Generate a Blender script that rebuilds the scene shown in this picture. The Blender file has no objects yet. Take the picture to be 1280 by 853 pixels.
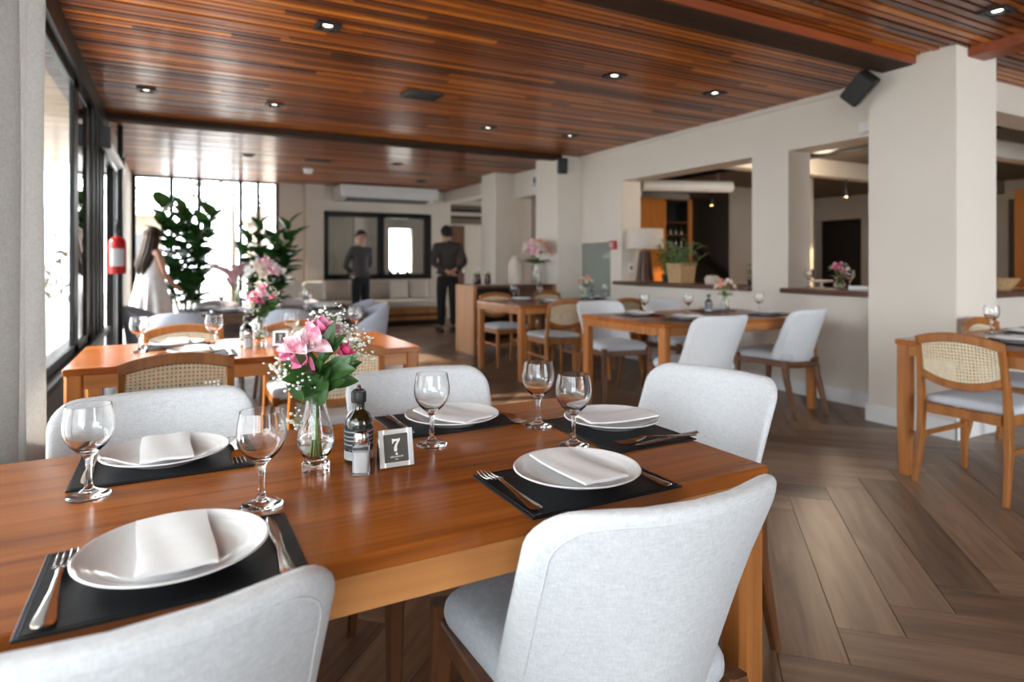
import bpy, bmesh, math, random
from math import sin, cos, pi, radians, sqrt, atan2
from mathutils import Vector, Matrix

# ------------------------------------------------------------ camera, sky, sun, exposure
S = bpy.context.scene
COL = S.collection
YAW = atan2(424, 790)
cam_d = bpy.data.cameras.new('camera')
cam = bpy.data.objects.new('camera', cam_d)
COL.objects.link(cam)
cam.location = (0, 0, 1.18)
cam.rotation_euler = (pi / 2, 0, -YAW)
cam_d.sensor_width = 36
cam_d.lens = 790 / 1280 * 36
cam_d.shift_y = -(426.5 - 328) / 1280
cam_d.clip_start = 0.05
cam_d.dof.use_dof = True
cam_d.dof.focus_distance = 1.36
cam_d.dof.aperture_fstop = 2.8
S.camera = cam

world = bpy.data.worlds.new('sky')
S.world = world
world.use_nodes = True
bg = world.node_tree.nodes['Background']
bg.inputs['Color'].default_value = (0.87, 0.935, 1.0, 1)
bg.inputs['Strength'].default_value = 10.0

sun_d = bpy.data.lights.new('sun', 'SUN')
sun_d.energy = 14.0
sun_d.angle = radians(1.2)
sun_d.color = (1.0, 0.90, 0.76)
sun = bpy.data.objects.new('sun', sun_d)
COL.objects.link(sun)
sun.rotation_euler = Vector((1.0, -0.30, -0.58)).to_track_quat('-Z', 'Y').to_euler()

def portal(loc, rot, sx, sy):
    l = bpy.data.lights.new('window_portal', 'AREA')
    l.shape = 'RECTANGLE'; l.size = sx; l.size_y = sy
    l.cycles.is_portal = True
    o = bpy.data.objects.new('window_portal', l); COL.objects.link(o)
    o.location = loc; o.rotation_euler = rot
portal((-0.72, 1.2, 1.5), (0, -pi / 2, 0), 2.1, 8.4)
portal((-0.72, 9.7, 1.3), (0, -pi / 2, 0), 2.6, 5.0)
portal((0.55, 12.35, 1.25), (pi / 2, 0, pi), 2.5, 2.6)
portal((4.4, -3.15, 1.4), (pi / 2, 0, 0), 4.4, 2.3)

S.view_settings.view_transform = 'Standard'
S.view_settings.look = 'None'
S.view_settings.gamma = 1
S.view_settings.use_curve_mapping = False
S.view_settings.exposure = 0.18
S.cycles.max_bounces = 10
S.cycles.transparent_max_bounces = 16
S.cycles.transmission_bounces = 10

R = random.Random(7)

# ------------------------------------------------------------ mesh builder
class MB:
    def __init__(s):
        s.v = []; s.f = []
    def add(s, vs, fs):
        b = len(s.v); s.v += [tuple(p) for p in vs]; s.f += [tuple(i + b for i in f) for f in fs]
        return s
    def box(s, x0, x1, y0, y1, z0, z1, M=None):
        vs = [Vector((x, y, z)) for z in (z0, z1) for y in (y0, y1) for x in (x0, x1)]
        if M: vs = [M @ p for p in vs]
        return s.add(vs, [(0, 2, 3, 1), (4, 5, 7, 6), (0, 1, 5, 4), (2, 6, 7, 3), (0, 4, 6, 2), (1, 3, 7, 5)])
    def bbox(s, x0, x1, y0, y1, z0, z1, b=0.004, M=None):
        X = (x0, x1); Y = (y0, y1); Z = (z0, z1); vs = []; idx = {}
        for i in (0, 1):
            for j in (0, 1):
                for k in (0, 1):
                    p = Vector((X[i], Y[j], Z[k])); d = Vector((b if i == 0 else -b, b if j == 0 else -b, b if k == 0 else -b))
                    for a in range(3):
                        q = p + d; q[a] = p[a]
                        idx[(i, j, k, a)] = len(vs); vs.append(q)
        fs = []
        for a in range(3):
            o = [c for c in range(3) if c != a]
            for e in (0, 1):
                def key(u, w):
                    t = [0, 0, 0]; t[a] = e; t[o[0]] = u; t[o[1]] = w
                    return idx[(t[0], t[1], t[2], a)]
                fs.append((key(0, 0), key(1, 0), key(1, 1), key(0, 1)))
            for u in (0, 1):
                for w in (0, 1):
                    t = [0, 0, 0]; t[o[0]] = u; t[o[1]] = w
                    t0 = list(t); t1 = list(t); t1[a] = 1
                    fs.append((idx[(*t0, o[0])], idx[(*t1, o[0])], idx[(*t1, o[1])], idx[(*t0, o[1])]))
        for i in (0, 1):
            for j in (0, 1):
                for k in (0, 1):
                    fs.append((idx[(i, j, k, 0)], idx[(i, j, k, 1)], idx[(i, j, k, 2)]))
        if M: vs = [M @ p for p in vs]
        return s.add(vs, fs)
    def lathe(s, prof, n=32, c=(0, 0, 0), sx=1, sy=1):
        vs = []; fs = []; m = len(prof); rings = []
        for r, z in prof:
            if r < 1e-6:
                rings.append([len(vs)]); vs.append((c[0], c[1], c[2] + z))
            else:
                rings.append(list(range(len(vs), len(vs) + n)))
                vs += [(c[0] + sx * r * cos(2 * pi * k / n), c[1] + sy * r * sin(2 * pi * k / n), c[2] + z) for k in range(n)]
        for a, b in zip(rings, rings[1:]):
            for k in range(n):
                k2 = (k + 1) % n
                if len(a) == 1 and len(b) == 1: continue
                if len(a) == 1: fs.append((a[0], b[k2], b[k]))
                elif len(b) == 1: fs.append((a[k], a[k2], b[0]))
                else: fs.append((a[k], a[k2], b[k2], b[k]))
        return s.add(vs, fs)
    def cyl(s, c, r, z0, z1, n=16, r2=None):
        r2 = r if r2 is None else r2
        return s.lathe([(0, z0), (r, z0), (r2, z1), (0, z1)], n, (c[0], c[1], 0))
    def tube(s, pts, r, n=8, flat=1.0, cap=True):
        pts = [Vector(p) for p in pts]; m = len(pts)
        rs = r if isinstance(r, (list, tuple)) else [r] * m
        vs = []; fs = []; prev = None
        for i, p in enumerate(pts):
            t = (pts[min(i + 1, m - 1)] - pts[max(i - 1, 0)]).normalized()
            if prev is None:
                a = Vector((0, 0, 1)) if abs(t.z) < 0.9 else Vector((1, 0, 0))
                u = t.cross(a).normalized()
            else:
                u = (prev - t * prev.dot(t)).normalized()
            prev = u; w = t.cross(u)
            vs += [p + rs[i] * (cos(2 * pi * k / n) * u + flat * sin(2 * pi * k / n) * w) for k in range(n)]
        for i in range(m - 1):
            for k in range(n):
                k2 = (k + 1) % n
                fs.append((i * n + k, i * n + k2, (i + 1) * n + k2, (i + 1) * n + k))
        if cap:
            fs.append(tuple(range(n))); fs.append(tuple(range((m - 1) * n, m * n)))
        return s.add(vs, fs)
    def bar(s, pts, wh, side, n_axis=None):
        """rectangular section swept along pts; wh = list of (width along side, depth)"""
        pts = [Vector(p) for p in pts]; m = len(pts); side = Vector(side).normalized(); vs = []; fs = []
        for i, p in enumerate(pts):
            t = (pts[min(i + 1, m - 1)] - pts[max(i - 1, 0)]).normalized()
            sd = (side - t * side.dot(t)).normalized(); w = t.cross(sd)
            a, b = (wh[i] if isinstance(wh, list) else wh)
            ch = min(a, b) * 0.16
            for x, y in ((-a / 2 + ch, -b / 2), (a / 2 - ch, -b / 2), (a / 2, -b / 2 + ch), (a / 2, b / 2 - ch),
                         (a / 2 - ch, b / 2), (-a / 2 + ch, b / 2), (-a / 2, b / 2 - ch), (-a / 2, -b / 2 + ch)):
                vs.append(p + sd * x + w * y)
        for i in range(m - 1):
            for k in range(8):
                k2 = (k + 1) % 8
                fs.append((i * 8 + k, i * 8 + k2, (i + 1) * 8 + k2, (i + 1) * 8 + k))
        fs.append(tuple(range(8))); fs.append(tuple(range((m - 1) * 8, m * 8)))
        return s.add(vs, fs)
    def grid(s, fn, nu, nv, cu=False):
        vs = [fn(i / nu if not cu else i / nu, j / nv) for j in range(nv + 1) for i in range(nu if cu else nu + 1)]
        w = nu if cu else nu + 1; fs = []
        for j in range(nv):
            for i in range(nu):
                i2 = (i + 1) % w
                fs.append((j * w + i, j * w + i2, (j + 1) * w + i2, (j + 1) * w + i))
        return s.add(vs, fs)
    def prism(s, poly, z0, z1, M=None):
        n = len(poly); vs = [Vector((x, y, z0)) for x, y in poly] + [Vector((x, y, z1)) for x, y in poly]
        if M: vs = [M @ p for p in vs]
        return s.add(vs, [tuple(range(n)), tuple(range(n, 2 * n))] + [(k, (k + 1) % n, n + (k + 1) % n, n + k) for k in range(n)])
    def pad(s, outline, th, place, rim=0.72):
        """cushion: closed 2-D outline, half thickness th/2 rounded at the rim; place(x, z, off)->point"""
        n = len(outline); cx = sum(p[0] for p in outline) / n; cz = sum(p[1] for p in outline) / n
        fr = [0.25, 0.5, 0.72, 0.86, 0.93, 0.97, 0.992, 1.0]
        vs = [place(cx, cz, th / 2), place(cx, cz, -th / 2)]; fs = []
        def hh(f):
            if f <= rim: return th / 2
            u = (f - rim) / (1 - rim); return th / 2 * sqrt(max(0, 1 - u ** 2.6))
        R_ = {}
        for sd in (1, -1):
            for q, f in enumerate(fr):
                if f == 1.0 and sd == -1: R_[(sd, q)] = R_[(1, q)]; continue
                R_[(sd, q)] = list(range(len(vs), len(vs) + n))
                vs += [place(cx + f * (x - cx), cz + f * (z - cz), sd * hh(f)) for x, z in outline]
            for k in range(n):
                k2 = (k + 1) % n
                fs.append((0 if sd == 1 else 1, R_[(sd, 0)][k], R_[(sd, 0)][k2]))
                for q in range(len(fr) - 1):
                    a, b = R_[(sd, q)], R_[(sd, q + 1)]
                    fs.append((a[k], b[k], b[k2], a[k2]))
        return s.add(vs, fs)
    def build(s, name, mat=None, parent=None, loc=(0, 0, 0), rz=0.0, smooth=35, recalc=True):
        me = bpy.data.meshes.new(name)
        me.from_pydata([tuple(p) for p in s.v], [], s.f)
        if recalc:
            bm = bmesh.new(); bm.from_mesh(me)
            bmesh.ops.recalc_face_normals(bm, faces=bm.faces)
            bm.to_mesh(me); bm.free()
        if smooth:
            me.shade_smooth()
            if smooth < 180: me.set_sharp_from_angle(angle=radians(smooth))
        if mat: me.materials.append(mat)
        o = bpy.data.objects.new(name, me); COL.objects.link(o)
        if parent is not None: o.parent = parent
        o.location = loc; o.rotation_euler = (0, 0, rz)
        return o

def rrect(w0, w1, z0, z1, r, n=5, rb=None):
    """rounded rectangle outline, half widths w0 at the bottom and w1 at the top"""
    rb = r if rb is None else rb; o = []
    def hw(z): return w0 + (w1 - w0) * (z - z0) / (z1 - z0)
    def side(a, b, k): return [a + (b - a) * (i + 1) / (k + 1) for i in range(k)]
    for cx, cz, a0, rr in ((1, z1 - r, 0, r), (-1, z1 - r, 90, r), (-1, z0 + rb, 180, rb), (1, z0 + rb, 270, rb)):
        arc = []
        for i in range(n + 1):
            a = radians(a0 + 90 * i / n); zz = cz + rr * sin(a)
            arc.append((cx * (hw(cz) - rr) + rr * cos(a), zz))
        if o:
            p, q = o[-1], arc[0]
            for i in range(1, 4): o.append((p[0] + (q[0] - p[0]) * i / 4, p[1] + (q[1] - p[1]) * i / 4))
        o += arc
    p, q = o[-1], o[0]
    for i in range(1, 4): o.append((p[0] + (q[0] - p[0]) * i / 4, p[1] + (q[1] - p[1]) * i / 4))
    return o

def tag(o, label=None, cat=None, group=None, kind=None):
    if label: o['label'] = label
    if cat: o['category'] = cat
    if group: o['group'] = group
    if kind: o['kind'] = kind
    return o
def thing(name, label, cat, loc=(0, 0, 0), rz=0.0, group=None):
    o = bpy.data.objects.new(name, None); COL.objects.link(o)
    o.location = loc; o.rotation_euler = (0, 0, rz); o.empty_display_size = 0.1
    return tag(o, label, cat, group)
def struct(o): o['kind'] = 'structure'; return o
def empty_struct(name, loc=(0, 0, 0)):
    o = bpy.data.objects.new(name, None); COL.objects.link(o); o.location = loc; return struct(o)
def copy_tree(o, loc=None, rz=None, label=None, group=None, parent=None):
    c = o.copy(); COL.objects.link(c)
    if parent is not None: c.parent = parent
    if loc is not None: c.location = loc
    if rz is not None: c.rotation_euler = (0, 0, rz)
    if label: c['label'] = label
    if group: c['group'] = group
    for ch in o.children: copy_tree(ch, parent=c)
    return c
class Proto:
    """first place() moves the built thing itself, later ones copy it with all its parts"""
    def __init__(s, root): s.root = root; s.used = False
    def place(s, loc, rz=0.0, label=None, group=None):
        if not s.used:
            s.used = True; o = s.root; o.location = loc; o.rotation_euler = (0, 0, rz)
            if label: o['label'] = label
            if group: o['group'] = group
            return o
        return copy_tree(s.root, loc, rz, label, group)

# ------------------------------------------------------------ materials
def new_mat(name):
    m = bpy.data.materials.new(name); m.use_nodes = True
    nt = m.node_tree; return m, nt, nt.nodes['Principled BSDF']
def N(nt, t, **kw):
    n = nt.nodes.new(t)
    for k, v in kw.items():
        if k.startswith('i_'): n.inputs[int(k[2:])].default_value = v
        else: setattr(n, k, v)
    return n
def L(nt, a, b): nt.links.new(a, b)
def math_n(nt, op, a, b=None):
    n = nt.nodes.new('ShaderNodeMath'); n.operation = op
    for i, x in enumerate((a, b)):
        if x is None: continue
        if isinstance(x, (int, float)): n.inputs[i].default_value = x
        else: L(nt, x, n.inputs[i])
    return n.outputs[0]
def ramp(nt, fac, cols):
    n = nt.nodes.new('ShaderNodeValToRGB'); e = n.color_ramp.elements
    while len(e) < len(cols): e.new(0.5)
    for i, (p, c) in enumerate(cols): e[i].position = p; e[i].color = (*c, 1)
    L(nt, fac, n.inputs[0]); return n.outputs[0]
def mapping(nt, src, scale, rnd=True):
    mp = N(nt, 'ShaderNodeMapping'); mp.inputs['Scale'].default_value = scale
    L(nt, src, mp.inputs['Vector'])
    if rnd:
        oi = N(nt, 'ShaderNodeObjectInfo'); cm = N(nt, 'ShaderNodeCombineXYZ')
        a = math_n(nt, 'MULTIPLY', oi.outputs['Random'], 37.0)
        for i in range(3): L(nt, a, cm.inputs[i])
        L(nt, cm.outputs[0], mp.inputs['Location'])
    return mp.outputs[0]
def flat(name, col, rough=0.5, metal=0.0, var=0.06, scale=6.0, spec=0.5, bump=0.0, coat=0.0, sheen=0.0):
    m, nt, b = new_mat(name)
    tc = N(nt, 'ShaderNodeTexCoord'); no = N(nt, 'ShaderNodeTexNoise'); no.inputs['Scale'].default_value = scale
    no.inputs['Detail'].default_value = 4
    L(nt, tc.outputs['Object'], no.inputs['Vector'])
    lo = tuple(c * (1 - var) for c in col); hi = tuple(min(1, c * (1 + var)) for c in col)
    L(nt, ramp(nt, no.outputs['Fac'], [(0.3, lo), (0.7, hi)]), b.inputs['Base Color'])
    b.inputs['Roughness'].default_value = rough; b.inputs['Metallic'].default_value = metal
    b.inputs['Specular IOR Level'].default_value = spec
    if coat: b.inputs['Coat Weight'].default_value = coat; b.inputs['Coat Roughness'].default_value = 0.08
    if sheen: b.inputs['Sheen Weight'].default_value = sheen
    if bump:
        bp = N(nt, 'ShaderNodeBump'); bp.inputs['Strength'].default_value = bump; bp.inputs['Distance'].default_value = 0.01
        L(nt, no.outputs['Fac'], bp.inputs['Height']); L(nt, bp.outputs[0], b.inputs['Normal'])
    return m
def wood(name, dark, light, axis=0, scale=1.0, rough=0.35, coat=0.0, boards=0.0, spec=0.5, bump=0.08, world_co=False):
    m, nt, b = new_mat(name)
    if world_co: src = N(nt, 'ShaderNodeNewGeometry').outputs['Position']
    else: src = N(nt, 'ShaderNodeTexCoord').outputs['Object']
    sc = [22 * scale] * 3; sc[axis] = 1.3 * scale
    v = mapping(nt, src, sc)
    n1 = N(nt, 'ShaderNodeTexNoise'); n1.inputs['Scale'].default_value = 1.0; n1.inputs['Detail'].default_value = 6; n1.inputs['Distortion'].default_value = 0.6
    L(nt, v, n1.inputs['Vector'])
    sc2 = [120 * scale] * 3; sc2[axis] = 4 * scale
    n2 = N(nt, 'ShaderNodeTexNoise'); n2.inputs['Scale'].default_value = 1.0; n2.inputs['Detail'].default_value = 3
    L(nt, mapping(nt, src, sc2), n2.inputs['Vector'])
    f = math_n(nt, 'ADD', math_n(nt, 'MULTIPLY', n1.outputs['Fac'], 0.75), math_n(nt, 'MULTIPLY', n2.outputs['Fac'], 0.25))
    if boards:
        sp = N(nt, 'ShaderNodeSeparateXYZ'); L(nt, src, sp.inputs[0])
        k = math_n(nt, 'FLOOR', math_n(nt, 'DIVIDE', sp.outputs[1 if axis == 0 else 0], boards))
        wn = N(nt, 'ShaderNodeTexWhiteNoise', noise_dimensions='1D'); L(nt, k, wn.inputs['W'])
        f = math_n(nt, 'ADD', f, math_n(nt, 'MULTIPLY', math_n(nt, 'SUBTRACT', wn.outputs['Value'], 0.5), 0.16))
    mid = tuple((a + c) / 2 for a, c in zip(dark, light))
    L(nt, ramp(nt, f, [(0.28, dark), (0.5, mid), (0.74, light)]), b.inputs['Base Color'])
    b.inputs['Roughness'].default_value = rough; b.inputs['Specular IOR Level'].default_value = spec
    if coat: b.inputs['Coat Weight'].default_value = coat; b.inputs['Coat Roughness'].default_value = 0.18
    if bump:
        bp = N(nt, 'ShaderNodeBump'); bp.inputs['Strength'].default_value = bump; bp.inputs['Distance'].default_value = 0.004
        L(nt, f, bp.inputs['Height']); L(nt, bp.outputs[0], b.inputs['Normal'])
    return m
def fabric(name, col, scale=1.0, var=0.14):
    m, nt, b = new_mat(name)
    src = N(nt, 'ShaderNodeTexCoord').outputs['Object']
    vals = []
    for sc in ((420, 420, 60), (60, 60, 420)):
        n = N(nt, 'ShaderNodeTexNoise'); n.inputs['Scale'].default_value = scale; n.inputs['Detail'].default_value = 2
        L(nt, mapping(nt, src, sc), n.inputs['Vector']); vals.append(n.outputs['Fac'])
    f = math_n(nt, 'MULTIPLY', math_n(nt, 'ADD', *vals), 0.5)
    L(nt, ramp(nt, f, [(0.36, tuple(c * (1 - var) for c in col)), (0.64, tuple(min(1, c * (1 + var * .6)) for c in col))]), b.inputs['Base Color'])
    b.inputs['Roughness'].default_value = 0.9; b.inputs['Specular IOR Level'].default_value = 0.2
    b.inputs['Sheen Weight'].default_value = 0.15
    bp = N(nt, 'ShaderNodeBump'); bp.inputs['Strength'].default_value = 0.35; bp.inputs['Distance'].default_value = 0.002
    L(nt, f, bp.inputs['Height']); L(nt, bp.outputs[0], b.inputs['Normal'])
    return m
def glass(name, col=(1, 1, 1), ior=1.5, rough=0.0):
    m, nt, b = new_mat(name)
    b.inputs['Base Color'].default_value = (*col, 1); b.inputs['Transmission Weight'].default_value = 1
    b.inputs['IOR'].default_value = ior; b.inputs['Roughness'].default_value = rough
    return m
def pane_mat(name, tint=(1, 1, 1), ior=1.6, extra=0.0):
    m, nt, b = new_mat(name); nt.nodes.remove(b)
    out = nt.nodes['Material Output']
    fr = N(nt, 'ShaderNodeFresnel'); fr.inputs['IOR'].default_value = ior
    tr = N(nt, 'ShaderNodeBsdfTransparent'); tr.inputs[0].default_value = (*tint, 1)
    gl = N(nt, 'ShaderNodeBsdfGlossy'); gl.inputs['Roughness'].default_value = 0.01
    mx = N(nt, 'ShaderNodeMixShader')
    L(nt, math_n(nt, 'ADD', fr.outputs[0], extra), mx.inputs[0]); L(nt, tr.outputs[0], mx.inputs[1]); L(nt, gl.outputs[0], mx.inputs[2]); L(nt, mx.outputs[0], out.inputs[0])
    return m
def emit(name, col, st):
    m, nt, b = new_mat(name)
    b.inputs['Base Color'].default_value = (0.02, 0.02, 0.02, 1)
    b.inputs['Emission Color'].default_value = (*col, 1); b.inputs['Emission Strength'].default_value = st
    return m

def translucent(m, amount):
    nt = m.node_tree; out = nt.nodes['Material Output']; b = nt.nodes['Principled BSDF']
    tr = N(nt, 'ShaderNodeBsdfTranslucent'); mx = N(nt, 'ShaderNodeMixShader'); mx.inputs[0].default_value = amount
    src = b.inputs['Base Color'].links[0].from_socket
    L(nt, src, tr.inputs[0]); L(nt, b.outputs[0], mx.inputs[1]); L(nt, tr.outputs[0], mx.inputs[2]); L(nt, mx.outputs[0], out.inputs[0])
    return m

M = {}
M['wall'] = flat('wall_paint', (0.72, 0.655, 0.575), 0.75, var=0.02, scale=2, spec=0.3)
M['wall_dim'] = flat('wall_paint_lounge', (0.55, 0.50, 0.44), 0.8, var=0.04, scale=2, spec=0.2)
M['wall_brown'] = flat('stair_wall_brown', (0.055, 0.042, 0.034), 0.7, var=0.1, scale=2)
M['white'] = flat('white_paint', (0.80, 0.80, 0.79), 0.5, var=0.02)
M['white_plastic'] = flat('white_plastic', (0.82, 0.82, 0.80), 0.35, var=0.02)
M['blackmetal'] = flat('black_metal', (0.006, 0.0065, 0.0065), 0.42, var=0.15, spec=0.3)
M['greymetal'] = flat('grey_metal', (0.09, 0.10, 0.105), 0.4, var=0.1)
M['black_plastic'] = flat('black_plastic', (0.012, 0.012, 0.012), 0.4)
M['table'] = wood('table_wood', (0.205, 0.050, 0.006), (0.53, 0.165, 0.024), 0, 0.8, 0.24, coat=0.15, boards=0.135)
M['table_leg'] = wood('table_leg_wood', (0.25, 0.078, 0.015), (0.52, 0.20, 0.048), 2, 1.0, 0.4)
M['apron'] = wood('apron_lit_wood', (0.34, 0.125, 0.034), (0.58, 0.26, 0.085), 0, 0.8, 0.35)  # lighter wood: the light falling on the apron is put into its colour
M['table_dark'] = wood('dark_table_wood', (0.035, 0.018, 0.010), (0.11, 0.055, 0.030), 0, 0.8, 0.25)
M['beam_dark'] = wood('beam_dark_wood', (0.022, 0.011, 0.006), (0.06, 0.028, 0.014), 0, 0.8, 0.7, spec=0.2)
M['chair_wood'] = wood('chair_wood', (0.22, 0.070, 0.013), (0.46, 0.170, 0.034), 2, 1.2, 0.38)
M['beam_edge'] = wood('beam_edge_wood', (0.16, 0.032, 0.008), (0.34, 0.075, 0.018), 0, 0.6, 0.4)
M['leg_dark'] = wood('walnut_leg', (0.075, 0.026, 0.009), (0.19, 0.072, 0.025), 2, 1.2, 0.4)
M['shelf_wood'] = wood('sideboard_wood', (0.30, 0.125, 0.04), (0.50, 0.235, 0.085), 2, 0.6, 0.4)
M['sill_wood'] = wood('sill_wood', (0.05, 0.016, 0.007), (0.14, 0.05, 0.02), 1, 0.8, 0.35)
M['orange_wood'] = wood('cabinet_orange_wood', (0.40, 0.13, 0.02), (0.66, 0.25, 0.045), 2, 0.6, 0.45)
M['linen'] = fabric('chair_linen', (0.66, 0.68, 0.70))
M['seat_grey'] = fabric('seat_grey', (0.56, 0.59, 0.63))
M['tub_grey'] = fabric('tub_grey', (0.40, 0.43, 0.50))
M['tub_mauve'] = fabric('tub_mauve', (0.50, 0.46, 0.49))
M['cushion'] = fabric('cushion_cream', (0.78, 0.73, 0.65))
M['bench_cloth'] = fabric('bench_cream', (0.60, 0.54, 0.47))
M['cane'] = flat('cane', (0.78, 0.66, 0.45), 0.55, var=0.12, scale=60)
M['curtain'] = translucent(fabric('curtain_grey', (0.64, 0.625, 0.61)), 0.5)
M['plate'] = flat('porcelain', (0.80, 0.80, 0.80), 0.12, var=0.01, coat=0.5)
M['napkin'] = flat('paper_napkin', (0.83, 0.83, 0.83), 0.9, var=0.02, scale=40, bump=0.05)
M['leather'] = flat('black_leather', (0.008, 0.009, 0.011), 0.42, var=0.2, scale=90, bump=0.06, spec=0.28)
M['steel'] = flat('steel', (0.78, 0.77, 0.75), 0.12, 1.0, var=0.03)
M['glass'] = glass('clear_glass', (0.985, 0.99, 0.99), 1.48)
M['goblet'] = glass('goblet_glass', (0.99, 0.995, 0.995), 1.42)
M['water'] = glass('vase_water', (0.96, 0.99, 0.96), 1.33)
M['pane'] = pane_mat('window_pane', (0.97, 0.985, 0.98), 1.6)
M['pane_dark'] = pane_mat('lounge_pane', (0.80, 0.80, 0.77), 1.55, 0.03)
M['green_glass'] = flat('frosted_green_glass', (0.25, 0.275, 0.245), 0.12, var=0.03, scale=1.5)
M['bottle'] = flat('dark_olive_glass', (0.018, 0.014, 0.004), 0.06, var=0.3, spec=0.8, coat=0.6)
M['label'] = flat('paper_label', (0.50, 0.52, 0.53), 0.6, var=0.08, scale=80)
M['label_dark'] = flat('dark_label', (0.03, 0.045, 0.055), 0.5)
M['salt'] = flat('salt', (0.85, 0.86, 0.86), 0.9, var=0.03, scale=400)
M['acrylic'] = flat('silver_acrylic', (0.72, 0.73, 0.74), 0.22, 1.0, var=0.05)
M['sign_dark'] = flat('sign_insert', (0.060, 0.052, 0.042), 0.3, var=0.04)
M['print'] = flat('white_print', (0.85, 0.84, 0.80), 0.6, var=0.01)
M['leaf'] = flat('leaf_green', (0.030, 0.090, 0.016), 0.35, var=0.4, scale=14)
M['leaf_dark'] = translucent(flat('fig_leaf', (0.030, 0.105, 0.022), 0.35, var=0.5, scale=8), 0.3)
M['leaf_sage'] = flat('sage_leaf', (0.24, 0.33, 0.20), 0.6, var=0.3, scale=20)
M['hedge'] = flat('hedge_leaf', (0.075, 0.100, 0.048), 0.6, var=0.5, scale=3)
M['stem'] = flat('stem_green', (0.22, 0.34, 0.07), 0.5, var=0.2, scale=30)
M['bark'] = flat('bark', (0.10, 0.065, 0.04), 0.9, var=0.3, scale=30)
M['pink'] = flat('pink_petal', (0.78, 0.20, 0.34), 0.5, var=0.45, scale=40)
M['pale_pink'] = flat('pale_pink_petal', (0.86, 0.50, 0.56), 0.5, var=0.3, scale=40)
_r = [n for n in M['pale_pink'].node_tree.nodes if n.type == 'VALTORGB'][0].color_ramp
_r.elements[0].color = (0.80, 0.22, 0.36, 1); _r.elements[1].color = (0.90, 0.74, 0.76, 1); _r.elements[0].position = 0.36; _r.elements[1].position = 0.58
M['hot_pink'] = flat('hot_pink_petal', (0.72, 0.07, 0.20), 0.5, var=0.4, scale=50)
M['cream_petal'] = flat('cream_petal', (0.84, 0.72, 0.62), 0.6, var=0.15, scale=30)
M['peach'] = flat('peach_petal', (0.82, 0.38, 0.27), 0.6, var=0.2, scale=30)
M['white_petal'] = flat('white_petal', (0.85, 0.85, 0.80), 0.7, var=0.06, scale=60)
M['red'] = flat('fire_red', (0.46, 0.012, 0.012), 0.3, var=0.05)
M['dark_red'] = flat('dark_red_glass', (0.05, 0.006, 0.008), 0.1, var=0.2)
M['ceramic'] = flat('beige_ceramic', (0.58, 0.49, 0.41), 0.6, var=0.06)
M['shade'] = translucent(flat('lamp_shade', (0.80, 0.73, 0.66), 0.85, var=0.03, scale=20), 0.3)
M['basket'] = flat('basket_straw', (0.50, 0.32, 0.16), 0.8, var=0.4, scale=70, bump=0.4)
M['eave'] = wood('eave_wood', (0.26, 0.19, 0.13), (0.42, 0.32, 0.23), 0, 0.6, 0.6)
M['outdoor_ground'] = flat('pale_paving', (0.62, 0.60, 0.56), 0.8, var=0.1, scale=2)
M['outdoor_wall'] = flat('tan_render', (0.27, 0.20, 0.145), 0.85, var=0.05)
M['lounge_ceiling'] = wood('lounge_ceiling', (0.10, 0.08, 0.06), (0.19, 0.155, 0.12), 0, 1.0, 0.6)
M['lounge_floor'] = wood('lounge_floor', (0.10, 0.065, 0.045), (0.2, 0.135, 0.095), 0, 0.8, 0.4)
M['skin'] = flat('skin', (0.52, 0.27, 0.185), 0.5, var=0.06, scale=20)
M['hair_dark'] = flat('hair_black', (0.010, 0.008, 0.006), 0.75, var=0.3, scale=60)
M['hair_brown'] = flat('hair_brown', (0.030, 0.014, 0.009), 0.6, var=0.35, scale=50)
M['dress'] = flat('white_dress', (0.87, 0.88, 0.90), 0.85, var=0.08, scale=10, sheen=0.2)
M['shirt'] = flat('charcoal_shirt', (0.062, 0.058, 0.056), 0.85, var=0.15, scale=12)
M['jacket'] = flat('dark_brown_shirt', (0.045, 0.036, 0.031), 0.85, var=0.2, scale=12)
M['trousers'] = flat('black_trousers', (0.010, 0.010, 0.012), 0.85, var=0.2)
M['shoe'] = flat('black_shoe', (0.008, 0.008, 0.008), 0.3)
M['eye'] = flat('eye_dark', (0.02, 0.015, 0.012), 0.2)
M['lip'] = flat('lip', (0.40, 0.14, 0.12), 0.5)
M['blind'] = flat('blind_brown', (0.16, 0.125, 0.085), 0.8, var=0.1)
M['dome'] = emit('dome_added_glow', (1.0, 0.82, 0.60), 0.55)  # glow added so the dome looks like the source of the lounge fill
M['lit'] = emit('lamp_lit', (1.0, 0.93, 0.82), 7)
M['warm'] = emit('spot_warm', (1.0, 0.62, 0.25), 24)

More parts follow.
